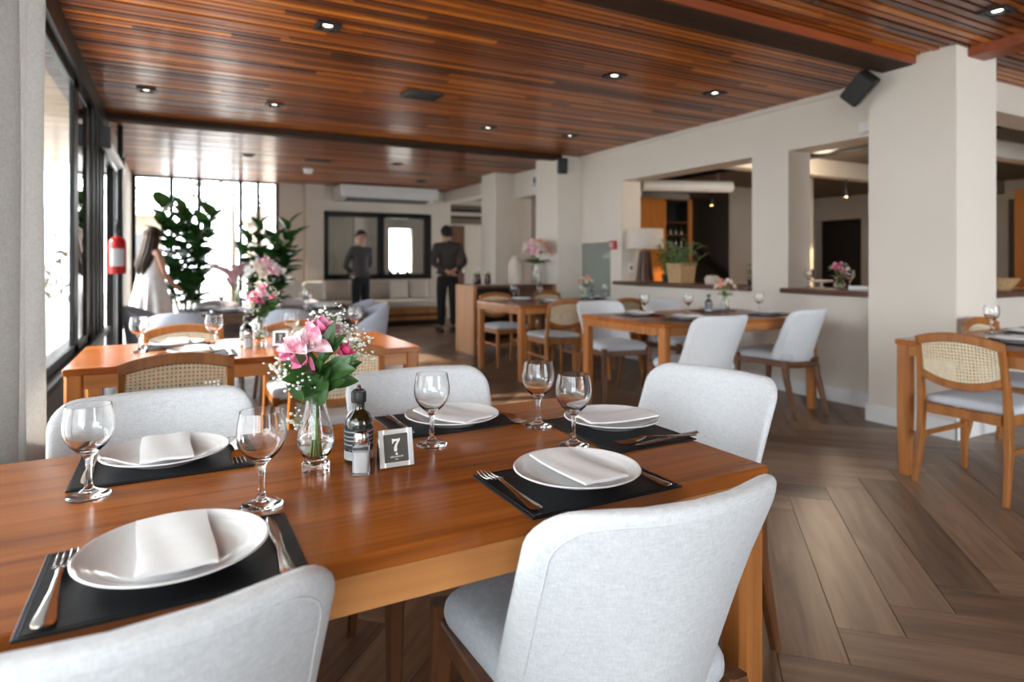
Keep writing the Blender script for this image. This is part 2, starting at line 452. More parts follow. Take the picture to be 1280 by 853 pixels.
def slat_material():
    m, nt, b = new_mat('ceiling_slat_wood')
    pos = N(nt, 'ShaderNodeNewGeometry').outputs['Position']; oi = N(nt, 'ShaderNodeObjectInfo')
    sp = N(nt, 'ShaderNodeSeparateXYZ'); L(nt, pos, sp.inputs[0])
    row = math_n(nt, 'FLOOR', math_n(nt, 'DIVIDE', math_n(nt, 'ADD', sp.outputs[1], 3.0), 0.062))
    w1 = N(nt, 'ShaderNodeTexWhiteNoise', noise_dimensions='1D'); L(nt, row, w1.inputs['W'])
    k = math_n(nt, 'FLOOR', math_n(nt, 'DIVIDE', math_n(nt, 'ADD', sp.outputs[0], math_n(nt, 'MULTIPLY', w1.outputs['Value'], 9.0)), 2.1))
    cm = N(nt, 'ShaderNodeCombineXYZ'); L(nt, row, cm.inputs[0]); L(nt, k, cm.inputs[1])
    w2 = N(nt, 'ShaderNodeTexWhiteNoise', noise_dimensions='2D'); L(nt, cm.outputs[0], w2.inputs['Vector'])
    n1 = N(nt, 'ShaderNodeTexNoise'); n1.inputs['Scale'].default_value = 1; n1.inputs['Detail'].default_value = 5
    L(nt, mapping(nt, pos, (1.2, 40, 40), False), n1.inputs['Vector'])
    f = math_n(nt, 'ADD', math_n(nt, 'MULTIPLY', w2.outputs['Value'], 0.72), math_n(nt, 'MULTIPLY', n1.outputs['Fac'], 0.36))
    L(nt, ramp(nt, f, [(0.1, (0.050, 0.009, 0.001)), (0.42, (0.195, 0.042, 0.004)), (0.72, (0.40, 0.104, 0.008)), (1.0, (0.70, 0.23, 0.022))]), b.inputs['Base Color'])
    b.inputs['Roughness'].default_value = 0.36; b.inputs['Specular IOR Level'].default_value = 0.42
    b.inputs['Coat Weight'].default_value = 0.24; b.inputs['Coat Roughness'].default_value = 0.13
    return m
M['slat'] = slat_material()

def plank_material():
    m, nt, b = new_mat('floor_plank')
    uv = N(nt, 'ShaderNodeUVMap'); oi = N(nt, 'ShaderNodeObjectInfo')
    at = N(nt, 'ShaderNodeAttribute'); at.attribute_name = 'tone'
    rnd = math_n(nt, 'FRACT', math_n(nt, 'ADD', at.outputs['Fac'], oi.outputs['Random']))
    n1 = N(nt, 'ShaderNodeTexNoise'); n1.inputs['Scale'].default_value = 1; n1.inputs['Detail'].default_value = 6; n1.inputs['Distortion'].default_value = 0.8
    L(nt, mapping(nt, uv.outputs[0], (1.6, 17, 1)), n1.inputs['Vector'])
    n2 = N(nt, 'ShaderNodeTexNoise'); n2.inputs['Scale'].default_value = 1; n2.inputs['Detail'].default_value = 3
    L(nt, mapping(nt, uv.outputs[0], (6, 110, 1)), n2.inputs['Vector'])
    f = math_n(nt, 'ADD', math_n(nt, 'MULTIPLY', n1.outputs['Fac'], 0.62), math_n(nt, 'MULTIPLY', n2.outputs['Fac'], 0.16))
    f = math_n(nt, 'ADD', f, math_n(nt, 'MULTIPLY', rnd, 0.26))
    L(nt, ramp(nt, f, [(0.30, (0.066, 0.035, 0.020)), (0.52, (0.185, 0.108, 0.066)), (0.76, (0.33, 0.212, 0.136))]), b.inputs['Base Color'])
    b.inputs['Roughness'].default_value = 0.36
    bp = N(nt, 'ShaderNodeBump'); bp.inputs['Strength'].default_value = 0.06; bp.inputs['Distance'].default_value = 0.003
    L(nt, f, bp.inputs['Height']); L(nt, bp.outputs[0], b.inputs['Normal'])
    return m
M['plank'] = plank_material()

# ------------------------------------------------------------ setting: floor
CD = Vector((sin(YAW), cos(YAW))); CR = Vector((cos(YAW), -sin(YAW)))
def in_view(x, y, z=0.0, mg=60):
    dep = x * CD.x + y * CD.y
    if dep < 0.5: return False
    u = 640 + 790 * (x * CR.x + y * CR.y) / dep; v = 328 + 790 * (1.18 - z) / dep
    return -mg < u < 1280 + mg and -mg < v < 853 + 240
def clip(poly, ax, lim, keep_less):
    o = []
    for i, p in enumerate(poly):
        q = poly[(i + 1) % len(poly)]
        ip = (p[ax] <= lim) == keep_less or p[ax] == lim; iq = (q[ax] <= lim) == keep_less or q[ax] == lim
        if ip: o.append(p)
        if ip != iq:
            t = (lim - p[ax]) / (q[ax] - p[ax]); o.append(tuple(p[k] + t * (q[k] - p[k]) for k in range(len(p))))
    return o
def build_floor():
    fl = MB().box(-0.72, 9.2, -3.1, 12.35, -0.12, -0.004).build('floor', M['leg_dark'], smooth=0); struct(fl)
    W, Ln, g = 0.2, 1.2, 0.0016
    u0, v0 = 2.057, -0.415
    def xy(u, v): return ((u - v) / sqrt(2), (u + v) / sqrt(2))
    tiles = []
    for m in range(-9, 14):
        for k in range(-45, 46):
            tiles.append((u0 + k * W + m * Ln, v0 - k * W + m * Ln, 0))
            tiles.append((u0 + (k - 1) * W + m * Ln, v0 - (k - 1) * W - Ln + m * Ln, 1))
    regions = [(-0.6, 4.95, -3.0, 12.2), (4.95, 9.0, -3.0, 2.62)]
    items = []
    for u, v, ori in tiles:
        a, b = (Ln, W) if ori == 0 else (W, Ln)
        c = xy(u + a / 2, v + b / 2)
        if not (-1.4 < c[0] < 9.8 and -3.8 < c[1] < 13): continue
        base = [(g, g), (Ln - g, g), (Ln - g, W - g), (g, W - g)]
        cor = []
        for s, t in base:
            p = xy(u + s, v + t) if ori == 0 else xy(u + W - t, v + s)
            cor.append((p[0], p[1], s, t))
        for x0, x1, y0, y1 in regions:
            pl = cor
            for ax, lim, less in ((0, x0, False), (0, x1, True), (1, y0, False), (1, y1, True)):
                pl = clip(pl, ax, lim, less)
                if len(pl) < 3: break
            if len(pl) < 3: continue
            full = len(pl) == 4 and all(abs(p[0] - q[0]) < 1e-9 and abs(p[1] - q[1]) < 1e-9 for p, q in zip(pl, cor))
            cx = sum(p[0] for p in pl) / len(pl); cy = sum(p[1] for p in pl) / len(pl)
            items.append((cx * CD.x + cy * CD.y, in_view(cx, cy), pl, full, ori, cor, (cx, cy)))
    items.sort(key=lambda t: (not t[1], t[0]))
    def mesh_from(polys, name, offs):
        vs = []; fs = []; uvs = []; tone = []
        for (pl, of, tn) in polys:
            b = len(vs); n = len(pl)
            A = sum(p[0] * q[1] - q[0] * p[1] for p, q in zip(pl, pl[1:] + pl[:1]))
            if A < 0: pl = pl[::-1]
            vs += [(p[0], p[1], 0.0) for p in pl] + [(p[0], p[1], -0.008) for p in pl]
            fs.append(tuple(range(b, b + n))); uvs += [(p[2] + of, p[3] + of) for p in pl]; tone.append(tn)
            for k in range(n):
                k2 = (k + 1) % n
                fs.append((b + k2, b + k, b + n + k, b + n + k2)); uvs += [(pl[i][2] + of, pl[i][3] + of) for i in (k2, k, k, k2)]; tone.append(tn)
        me = bpy.data.meshes.new(name); me.from_pydata(vs, [], fs)
        uvl = me.uv_layers.new(name='UVMap')
        for i, c in enumerate(uvs): uvl.data[i].uv = c
        at = me.attributes.new('tone', 'FLOAT', 'FACE')
        for i, t in enumerate(tone): at.data[i].value = t
        me.materials.append(M['plank']); return me
    shared = {}
    rest = []
    for i, (dep, vis, pl, full, ori, cor, c) in enumerate(items):
        if i < 290 and vis:
            if full:
                cx = sum(p[0] for p in cor) / 4; cy = sum(p[1] for p in cor) / 4
                if 0 not in shared:
                    q = [(s - Ln / 2, t - W / 2, s, t) for s, t in ((g, g), (Ln - g, g), (Ln - g, W - g), (g, W - g))]
                    shared[0] = mesh_from([(q, 0.0, 0.0)], 'plank', 0)
                o = bpy.data.objects.new('plank', shared[0]); o.location = (cx, cy, 0)
                o.rotation_euler = (0, 0, pi / 4 if ori == 0 else 3 * pi / 4)
            else:
                o = bpy.data.objects.new('plank', mesh_from([([(p[0] - c[0], p[1] - c[1], p[2], p[3]) for p in pl], 0.0, 0.0)], 'plank', 0))
                o.location = (c[0], c[1], 0)
            COL.objects.link(o); o.parent = fl
        else:
            rest.append((pl, R.uniform(0, 40), R.random()))
    o = bpy.data.objects.new('plank_rest', mesh_from(rest, 'plank_rest', 0)); COL.objects.link(o); o.parent = fl; o['kind'] = 'stuff'
build_floor()

# ------------------------------------------------------------ setting: ceiling of wooden slats
def build_ceiling():
    ce = MB().box(-0.75, 9.2, -3.1, 12.4, 2.665, 2.76).build('ceiling', M['blackmetal'], smooth=0); struct(ce)
    pitch, w, z0, z1 = 0.062, 0.043, 2.628, 2.664
    unit = MB().box(0, 1, -w / 2, w / 2, z0, z1)
    proto = None
    rest = MB()
    rows = int(15.2 / pitch)
    for k in range(rows):
        y = -3.0 + (k + 0.5) * pitch
        x1 = 9.0 if y < 2.62 else 4.95
        if y < 1.7:
            rest.box(-0.58, x1, y - w / 2, y + w / 2, z0, z1); continue
        cuts = [-0.58]
        if y < 8.6: cuts.append(R.uniform(0.6, 3.6))
        cuts.append(x1)
        for a, b in zip(cuts, cuts[1:]):
            if proto is None: o = unit.build('slat', M['slat'], smooth=0); proto = o
            else: o = proto.copy(); COL.objects.link(o)
            dz = R.uniform(-0.003, 0.003)
            o.parent = ce; o.location = (a + 0.001, y, dz); o.scale = (b - a - 0.002, 1, 1)
    o = rest.build('slat_rest', M['slat'], ce, smooth=0); o['kind'] = 'stuff'
    for i, (a) in enumerate(((-0.6, 4.62, 2.58, 2.80), (-0.6, 4.62, 7.2, 7.36))):
        bm_ = MB().bbox(a[0], a[1], a[2], a[3], 2.565, 2.66, 0.006).build('beam', M['beam_dark']); struct(bm_)
        e = MB().bbox(a[0], a[1], a[2] - 0.022, a[2] - 0.001, 2.57, 2.625, 0.004).build('edge_strip', M['beam_edge'] if i == 0 else M['beam_dark'], bm_)
    struct(MB().bbox(4.72, 4.92, -3.0, 2.30, 2.565, 2.66, 0.006).build('beam', M['beam_edge']))
build_ceiling()

# ------------------------------------------------------------ setting: walls
wl = MB().box(-0.74, -0.6, -3.1, 7.45, 0, 0.50).build('wall_left', M['greymetal'], smooth=0); struct(wl)
MB().bbox(-0.76, -0.545, -3.0, 7.42, 0.50, 0.545, 0.004).build('sill', M['blackmetal'], wl)
MB().box(-0.74, -0.6, 9.95, 12.3, 0, 2.66).build('pier', M['wall'], wl, smooth=0)
MB().box(-0.74, -0.56, -3.1, 7.45, 2.46, 2.66).build('header', M['blackmetal'], wl, smooth=0)
MB().box(-0.74, -0.58, 7.45, 9.95, 2.36, 2.66).build('header', M['wall'], wl, smooth=0)

def window_frame(root, axis, fixed, a_list, z0, z1, w=0.06, dep=0.07, mat='blackmetal', pane='pane', widths=None):
    """upright mullions at a_list along axis, rails top and bottom, a pane between each two"""
    def bx(a0, a1, b0, b1):
        if axis == 'y': return MB().bbox(fixed - dep / 2, fixed + dep / 2, a0, a1, b0, b1, 0.004)
        return MB().bbox(a0, a1, fixed - dep / 2, fixed + dep / 2, b0, b1, 0.004)
    for i, a in enumerate(a_list):
        ww = widths[i] if widths else w
        bx(a - ww / 2, a + ww / 2, z0, z1).build('mullion', M[mat], root)
    bx(a_list[0], a_list[-1], z1 - w, z1).build('top_rail', M[mat], root)
    bx(a_list[0], a_list[-1], z0, z0 + w).build('bottom_rail', M[mat], root)
    for i, (a, b) in enumerate(zip(a_list, a_list[1:])):
        wa = (widths[i] if widths else w) / 2; wb = (widths[i + 1] if widths else w) / 2
        if b - a - wa - wb < 0.03: continue
        vs = ([(fixed, a + wa, z0 + w), (fixed, b - wb, z0 + w), (fixed, b - wb, z1 - w), (fixed, a + wa, z1 - w)] if axis == 'y'
              else [(a + wa, fixed, z0 + w), (b - wb, fixed, z0 + w), (b - wb, fixed, z1 - w), (a + wa, fixed, z1 - w)])
        MB().add(vs, [(0, 1, 2, 3)]).build('pane', M[pane], root, smooth=0)
w1 = empty_struct('window_1')
window_frame(w1, 'y', -0.612, [-2.97, -0.9, 1.2, 2.4, 5.36, 6.66], 0.545, 2.46, 0.06, 0.03,
             widths=[0.06, 0.08, 0.08, 0.08, 0.22, 1.36])
for y_ in (6.25, 6.55, 6.85, 7.15): MB().bbox(-0.594, -0.575, y_ - .02, y_ + .02, 0.55, 2.455, .003).build('sash_stile', M['greymetal'], w1)
w2 = empty_struct('window_2')
window_frame(w2, 'y', -0.66, [7.5, 8.95, 9.5, 9.92], 0.0, 2.36, 0.06, 0.08, widths=[0.08, 0.08, 0.5, 0.08])
w3 = empty_struct('window_3')
window_frame(w3, 'x', 12.25, [-0.57, -0.02, 0.40, 1.07, 1.36, 1.685], 0.0, 2.664, 0.06, 0.08)

wb = MB().box(1.71, 2.5, 12.2, 12.4, 0, 2.66).box(2.5, 4.66, 12.2, 12.4, 0, 0.84).box(2.5, 4.66, 12.2, 12.4, 2.16, 2.66).box(4.66, 5.1, 12.2, 12.4, 0, 2.66) \
    .box(5.1, 7.4, 12.5, 12.7, 0, 2.66)
wb = struct(wb.build('wall_back', M['wall'], smooth=0))
MB().box(2.15, 2.48, 12.04, 12.198, 0, 2.63).build('pilaster', M['wall'], wb, smooth=0)
w4 = empty_struct('window_4')
window_frame(w4, 'x', 12.24, [2.54, 3.62, 4.60], 0.845, 2.155, 0.10, 0.10, widths=[0.12, 0.12, 0.14], pane='pane_dark')

# right wall with its openings, thickness 0.3
XR, XB = 4.95, 5.25
wr = MB()
wr.box(XR, XB, 9.62, 10.35, 0, 2.66).box(XR, XB, 10.35, 12.198, 2.41, 2.66)
wr.box(XR, XB, 7.81, 9.1, 2.23, 2.66)
wr.box(XR, XB, 7.2, 7.81, 0, 2.66).box(XR, XB, 9.1, 9.62, 0, 2.66)
wr.box(XR, XB, 6.55, 7.2, 1.44, 2.66).box(XR, XB, 6.32, 6.55, 0, 2.66)
wr.box(XR, XB, 2.63, 6.32, 0, 0.90).box(XR, XB, 2.63, 6.32, 2.20, 2.66)
wr.box(XR, XB, 3.89, 4.30, 0.90, 2.20)
wr = struct(wr.build('wall_right', M['wall'], smooth=0))
c1 = struct(MB().box(4.58, 5.09, 2.30, 2.90, 0, 2.66).build('column', M['wall'], smooth=0))
c2 = struct(MB().box(4.58, 4.949, 7.22, 7.81, 0, 2.66).build('column', M['wall'], smooth=0))
c3 = struct(MB().box(4.58, 4.949, 9.10, 9.62, 0, 2.66).build('column', M['wall'], smooth=0))
wn = MB().box(5.091, 9.2, 2.62, 2.9, 0, 0.90).box(5.091, 9.2, 2.62, 2.9, 2.39, 2.66).box(5.091, 5.28, 2.62, 2.9, 0.9, 2.39).box(8.6, 9.2, 2.62, 2.9, 0.9, 2.39)
struct(wn.build('wall_corner', M['wall'], smooth=0))
struct(MB().box(9.0, 9.2, -3.1, 2.62, 0, 2.66).build('wall_side', M['wall'], smooth=0))
wk = MB().box(-0.74, 9.2, -3.2, -3.05, 0, 0.25).box(-0.74, 9.2, -3.2, -3.05, 2.5, 2.66).box(-0.74, 2.2, -3.2, -3.05, 0.25, 2.5).box(6.6, 9.2, -3.2, -3.05, 0.25, 2.5)
struct(wk.build('wall_front', M['wall'], smooth=0))
w5 = empty_struct('window_5')
window_frame(w5, 'x', -3.12, [2.23, 3.3, 4.4, 5.5, 6.57], 0.25, 2.5, 0.06, 0.08)
# mouldings, baseboards, sills
struct(MB().bbox(4.915, 4.949, 2.91, 7.21, 2.585, 2.63, 0.005).build('trim_1', M['wall']))
bb = MB()
for y0, y1 in ((2.91, 6.55), (10.0, 10.34)): bb.bbox(4.93, 4.949, y0, y1, 0, 0.125, 0.004)
struct(bb.build('baseboard_right', M['white']))
bb = MB().bbox(4.562, 4.579, 2.284, 2.918, 0, 0.125, 0.003).bbox(4.562, 5.09, 2.282, 2.299, 0, 0.125, 0.003).bbox(4.58, 4.94, 2.901, 2.918, 0, 0.125, 0.003)
bb.bbox(5.091, 8.9, 2.602, 2.619, 0, 0.125, 0.003)
struct(bb.build('baseboard_corner', M['white']))
bb = MB()
for y0, y1 in ((7.22, 7.81), (9.10, 9.62)):
    bb.bbox(4.562, 4.579, y0 - 0.018, y1 + 0.018, 0, 0.125, 0.003).bbox(4.562, 4.945, y0 - 0.018, y0 - 0.001, 0, 0.125, 0.003)
struct(bb.build('baseboard_columns', M['white']))
struct(MB().bbox(4.88, 5.33, 4.31, 6.42, 0.902, 0.945, 0.004).build('sill', M['sill_wood']))
struct(MB().bbox(4.88, 5.33, 2.91, 3.93, 0.902, 0.945, 0.004).build('sill', M['sill_wood']))
struct(MB().bbox(5.20, 8.7, 2.54, 2.98, 0.902, 0.945, 0.004).build('sill', M['sill_wood']))
gp = tag(MB().bbox(4.955, 4.97, 6.552, 7.198, 0.02, 1.435, 0.002).build('glass_panel', M['green_glass']), 'greenish smoked glass panel set in the wall beside a column', 'glass panel')

# ------------------------------------------------------------ the lounge beyond the right wall
struct(MB().box(5.25, 13.2, 2.9, 12.5, -0.1, -0.002).build('floor', M['lounge_floor'], smooth=0))
struct(MB().box(5.25, 13.2, 2.9, 12.5, 2.52, 2.62).build('ceiling', M['lounge_ceiling'], smooth=0))
lw = MB().box(5.26, 8.95, 9.3, 9.5, 0, 2.52)
lw.box(12.0, 12.2, 6.9, 7.75, 0, 2.52).box(12.0, 12.2, 8.75, 9.9, 0, 2.52).box(12.0, 12.2, 7.75, 8.75, 2.05, 2.52).box(9.2, 13.2, 2.62, 2.9, 0, 2.52).box(12.0, 12.2, 2.9, 4.0, 0, 2.52).box(12.0, 12.2, 4.0, 6.9, 2.2, 2.52).box(12.0, 12.2, 5.25, 5.75, 0, 2.2)
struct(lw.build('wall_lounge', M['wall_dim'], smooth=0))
sw = MB().box(8.95, 12.0, 9.9, 10.1, 0, 2.52).box(13.0, 13.2, 2.9, 10.1, 0, 2.52).box(12.0, 13.0, 9.9, 10.1, 0, 2.52)
struct(sw.build('wall_stair', M['wall_brown'], smooth=0))
struct(MB().prism([(8.9, 1.85), (11.6, 0.2), (11.6, 0.06), (8.9, 1.71)], 0, 0.12, Matrix(((1, 0, 0, 0), (0, 0, 1, 9.6), (0, 1, 0, 0), (0, 0, 0, 1)))).build('stair_stringer', M['black_plastic'], smooth=0))
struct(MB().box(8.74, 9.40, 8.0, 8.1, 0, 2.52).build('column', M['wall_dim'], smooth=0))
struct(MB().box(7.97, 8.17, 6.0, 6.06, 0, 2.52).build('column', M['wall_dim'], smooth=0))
struct(MB().bbox(5.3, 12.0, 3.55, 3.73, 2.33, 2.52, 0.01).build('beam', M['wall']))
struct(MB().bbox(5.3, 12.0, 5.3, 5.5, 2.30, 2.52, 0.01).build('beam', M['wall_dim']))
struct(MB().bbox(6.9, 7.0, 2.9, 9.3, 2.46, 2.52, 0.01).build('beam', M['blackmetal']))

# ------------------------------------------------------------ furniture kinds
def arc_pts(fn, n): return [fn(i / n) for i in range(n + 1)]

def make_upholstered(name='upholstered_chair', cloth='linen', legs='leg_dark'):
    t = thing(name, '', 'chair')
    def back(x, z, off):
        k = (z - 0.43) / 0.40; q = x / 0.235
        y = -0.205 - 0.105 * k + (0.165 - 0.100 * k) * q * q
        return (x * (1 - 0.04 * (1 - k) * 0), y + off, z)
    MB().pad(rrect(0.226, 0.242, 0.405, 0.825, 0.062, 6, 0.085), 0.046, back, 0.88).build('backrest', M[cloth], t, smooth=60); br = t.children[-1]
    # welt following the rim on the rear face
    o = [(0.90 * x, 0.615 + 0.90 * (z - 0.615)) for x, z in rrect(0.226, 0.242, 0.405, 0.825, 0.062, 6, 0.085)]
    MB().tube([back(x, z, -0.0222) for x, z in o + o[:1]], 0.0016, 5, cap=False).build('welt', M[cloth], br, smooth=180)
    def seat(x, y, off): return (x, y, 0.452 + off + (0.010 * (1 - (x / 0.24) ** 2) if off > 0 else 0))
    MB().pad(rrect(0.190, 0.226, -0.190, 0.245, 0.05, 5), 0.075, seat, 0.8).build('seat', M['seat_grey' if cloth == 'linen' else cloth], t, smooth=60)
    fr = MB()
    fr.bbox(-0.225, -0.198, -0.19, 0.25, 0.385, 0.43, 0.004).bbox(0.198, 0.225, -0.19, 0.25, 0.385, 0.43, 0.004)
    fr.bbox(-0.198, 0.198, 0.222, 0.25, 0.385, 0.43, 0.004)
    fr.tube([(x, -0.245 + 0.075 * (x / 0.21) ** 2, 0.402) for x in [i * 0.035 for i in range(-6, 7)]], 0.023, 8)
    fr.build('seat_frame', M[legs], t)
    for s in (-1, 1):
        MB().bar([(s * 0.212, 0.245, 0.455), (s * 0.215, 0.248, 0.30), (s * 0.222, 0.262, 0.0)], [(0.042, 0.042), (0.040, 0.040), (0.026, 0.026)], (1, 0, 0)).build('leg', M[legs], t)
        MB().bar([(s * 0.205, -0.165, 0.43), (s * 0.205, -0.18, 0.30), (s * 0.212, -0.262, 0.0)], [(0.042, 0.048), (0.040, 0.044), (0.026, 0.026)], (1, 0, 0)).build('leg', M[legs], t)
    return t
CH_UP = Proto(make_upholstered())

def make_cane(name='cane_back_chair'):
    t = thing(name, '', 'chair'); wd = M['chair_wood']
    def yb(z): return -0.215 - 0.055 * max(0, (z - 0.45) / 0.36) ** 1.2
    for s in (-1, 1):
        pts = [(s * 0.212, -0.262, 0.0), (s * 0.205, -0.222, 0.22), (s * 0.202, -0.213, 0.42), (s * 0.200, yb(0.56), 0.56), (s * 0.196, yb(0.68), 0.68), (s * 0.192, yb(0.775), 0.775)]
        MB().bar(pts, [(0.026, 0.028), (0.032, 0.040), (0.032, 0.044), (0.030, 0.034), (0.028, 0.028), (0.028, 0.024)], (1, 0, 0)).build('rear_leg', wd, t)
        MB().bar([(s * 0.205, 0.215, 0.44), (s * 0.206, 0.218, 0.25), (s * 0.210, 0.225, 0.0)], [(0.036, 0.036), (0.034, 0.034), (0.024, 0.024)], (1, 0, 0)).build('front_leg', wd, t)
        MB().bar([(s * 0.206, -0.225, 0.25), (s * 0.206, 0.217, 0.25)], (0.018, 0.026), (1, 0, 0)).build('stretcher', wd, t)
    top = lambda x: 0.762 + 0.036 * (1 - (x / 0.2) ** 2)
    low = lambda x: 0.545 + 0.055 * (abs(x) / 0.2) ** 2.2
    cv = lambda x: -0.018 * (1 - (x / 0.2) ** 2)
    xs = [(-0.2 + 0.4 * i / 16) for i in range(17)]
    MB().bar([(x, yb(top(x)) + cv(x), top(x)) for x in xs], (0.046, 0.026), (0, 0, 1)).build('top_rail', wd, t)
    MB().bar([(x, yb(low(x)) + cv(x), low(x)) for x in xs], (0.038, 0.024), (0, 0, 1)).build('lower_rail', wd, t)
    m = MB(); nx, nz = 24, 13
    def P(u, v, off):
        x = -0.186 + 0.372 * u; z0 = low(x) + 0.012; z1 = top(x) - 0.016; z = z0 + (z1 - z0) * v
        return (x, yb(z) + cv(x) + off, z)
    h = 0.27
    for i in range(nx):
        for j in range(nz):
            vs = []
            for du, dv in ((0, 0), (1, 0), (1, 1), (0, 1)): vs.append(P((i + du) / nx, (j + dv) / nz, 0))
            for k in range(8):
                a = 2 * pi * (k + .5) / 8 - 3 * pi / 4 - pi / 8 * 0
                vs.append(P((i + .5 + h * cos(a)) / nx, (j + .5 + h * sin(a)) / nz, 0))
            m.add(vs, [(0, 1, 6, 5, 4), (1, 2, 8, 7, 6), (2, 3, 10, 9, 8), (3, 0, 4, 11, 10)])
    m.build('cane_panel', M['cane'], t, smooth=0, recalc=False)
    fr = MB().bbox(-0.205, -0.175, -0.2, 0.215, 0.375, 0.425, 0.003).bbox(0.175, 0.205, -0.2, 0.215, 0.375, 0.425, 0.003)
    fr.bbox(-0.175, 0.175, 0.195, 0.225, 0.375, 0.425, 0.003).bbox(-0.175, 0.175, -0.222, -0.192, 0.375, 0.425, 0.003)
    fr.build('seat_frame', wd, t)
    def seat(x, y, off): return (x, y, 0.443 + off + (0.012 * (1 - (x / 0.22) ** 2) if off > 0 else 0))
    MB().pad(rrect(0.208, 0.214, -0.190, 0.228, 0.03, 4), 0.042, seat, 0.85).build('seat_pad', M['seat_grey'], t, smooth=60)
    return t
CH_CANE = Proto(make_cane())

def make_tub(name, cloth):
    t = thing(name, '', 'chair')
    m = MB(); n = 28
    def hgt(a): return 0.80 - 0.20 * (abs(a) / 1.0) ** 2.0
    rings = []
    def pt(i, lvl, off):
        a = -1 + 2 * i / n; th = a * radians(118); z = 0.42 + (hgt(a) - 0.42) * lvl
        r = 0.205 + 0.025 * lvl + off
        return (r * sin(th), -0.02 - r * cos(th) * 0.98 - 0.03 * lvl, z)
    vs = []; prof = [(0.0, -0.025), (0.35, -0.03), (0.75, -0.026), (0.95, -0.018), (1.0, 0.0), (0.95, 0.018), (0.75, 0.026), (0.35, 0.03), (0.0, 0.025)]
    for i in range(n + 1): vs += [pt(i, l, o) for l, o in prof]
    w = len(prof); fs = []
    for i in range(n):
        for j in range(w):
            j2 = (j + 1) % w; fs.append((i * w + j, i * w + j2, (i + 1) * w + j2, (i + 1) * w + j))
    fs += [tuple(range(w)), tuple(range(n * w, n * w + w))]
    m.add(vs, fs).build('shell', M[cloth], t, smooth=60)
    def seat(x, y, off): return (x, y, 0.43 + off)
    MB().pad(rrect(0.190, 0.20, -0.20, 0.21, 0.08, 5), 0.10, seat, 0.8).build('seat', M[cloth], t, smooth=60)
    for sx in (-1, 1):
        for sy in (-1, 1):
            MB().bar([(sx * 0.16, sy * 0.16, 0.40), (sx * 0.20, sy * 0.20, 0.0)], [(0.036, 0.036), (0.024, 0.024)], (1, 0, 0)).build('leg', M['leg_dark'], t)
    return t
CH_TUB = Proto(make_tub('tub_chair', 'tub_grey'))
CH_TUBM = Proto(make_tub('tub_chair', 'tub_mauve'))

def make_table(label, x0, x1, y0, y1, mat='table', leg='table_leg', grain=0):
    """origin at the centre of the footprint on the floor; top at 0.75"""
    cx, cy = (x0 + x1) / 2, (y0 + y1) / 2; hx, hy = (x1 - x0) / 2, (y1 - y0) / 2
    t = thing('dining_table', label, 'table', (cx, cy, 0))
    MB().bbox(-hx, hx, -hy, hy, 0.722, 0.75, 0.0025).build('tabletop', M[mat], t)
    lw = 0.068; e = 0.004
    for sx in (-1, 1):
        for sy in (-1, 1):
            x = sx * (hx - lw / 2 - e); y = sy * (hy - lw / 2 - e)
            MB().bar([(x, y, 0.7215), (x, y, 0.30), (x, y, 0.0)], [(lw, lw), (lw, lw), (lw * .82, lw * .82)], (1, 0, 0)).build('leg', M[leg], t)
    for s in (-1, 1):
        MB().bbox(-hx + lw + e, hx - lw - e, s * (hy - e) - (0.024 if s > 0 else 0), s * (hy - e) + (0 if s > 0 else 0.024), 0.664, 0.7215, 0.002).build('apron', M['apron' if mat == 'table' else mat], t)
        MB().bbox(s * (hx - e) - (0.024 if s > 0 else 0), s * (hx - e) + (0 if s > 0 else 0.024), -hy + lw + e, hy - lw - e, 0.664, 0.7215, 0.002).build('apron', M[leg], t)
    return t

# ---- tableware
ZT = 0.7502
def make_plate():
    pr = [(0, 0.004), (0.050, 0.003), (0.066, 0.0), (0.070, 0.001), (0.076, 0.006), (0.098, 0.013), (0.121, 0.0205), (0.1255, 0.0235), (0.1235, 0.0255),
          (0.1180, 0.0238), (0.1168, 0.0222), (0.110, 0.0212), (0.1085, 0.0196), (0.1040, 0.0190), (0.1026, 0.0178), (0.093, 0.0148), (0.084, 0.0105), (0.076, 0.0080), (0.060, 0.0068), (0, 0.0065)]
    o = MB().lathe(pr, 64).build('dinner_plate', M['plate'], smooth=50); tag(o, '', 'plate'); return o
PLATE = Proto(make_plate())
def make_goblet():
    o_ = [(0.0365, 0.0015), (0.0362, 0.0035), (0.030, 0.0058), (0.018, 0.0095), (0.0085, 0.0155), (0.0062, 0.024), (0.0050, 0.040), (0.0050, 0.056), (0.0062, 0.068),
          (0.0095, 0.0755), (0.0185, 0.0835), (0.029, 0.0935), (0.0375, 0.107), (0.0415, 0.121), (0.0422, 0.132), (0.0405, 0.148), (0.0370, 0.1665), (0.0366, 0.1683)]
    i_ = [(0.0352, 0.1682), (0.0354, 0.1665), (0.0389, 0.148), (0.0406, 0.132), (0.0399, 0.121), (0.0360, 0.1085), (0.0275, 0.0960), (0.0165, 0.0870), (0.0060, 0.0822), (0, 0.0815)]
    t = thing('wine_goblet', '', 'glass')
    MB().lathe([(0, 0.0012), (0.024, 0.0), (0.0350, 0.0)] + o_ + i_, 48).build('goblet', M['goblet'], t, smooth=80)
    return t
def make_goblet1():
    t = make_goblet(); ch = t.children[0]
    ch.parent = None; ch.name = 'wine_goblet'; tag(ch, '', 'glass'); bpy.data.objects.remove(t); ch.name = 'wine_goblet'; return ch
GOBLET = Proto(make_goblet1())
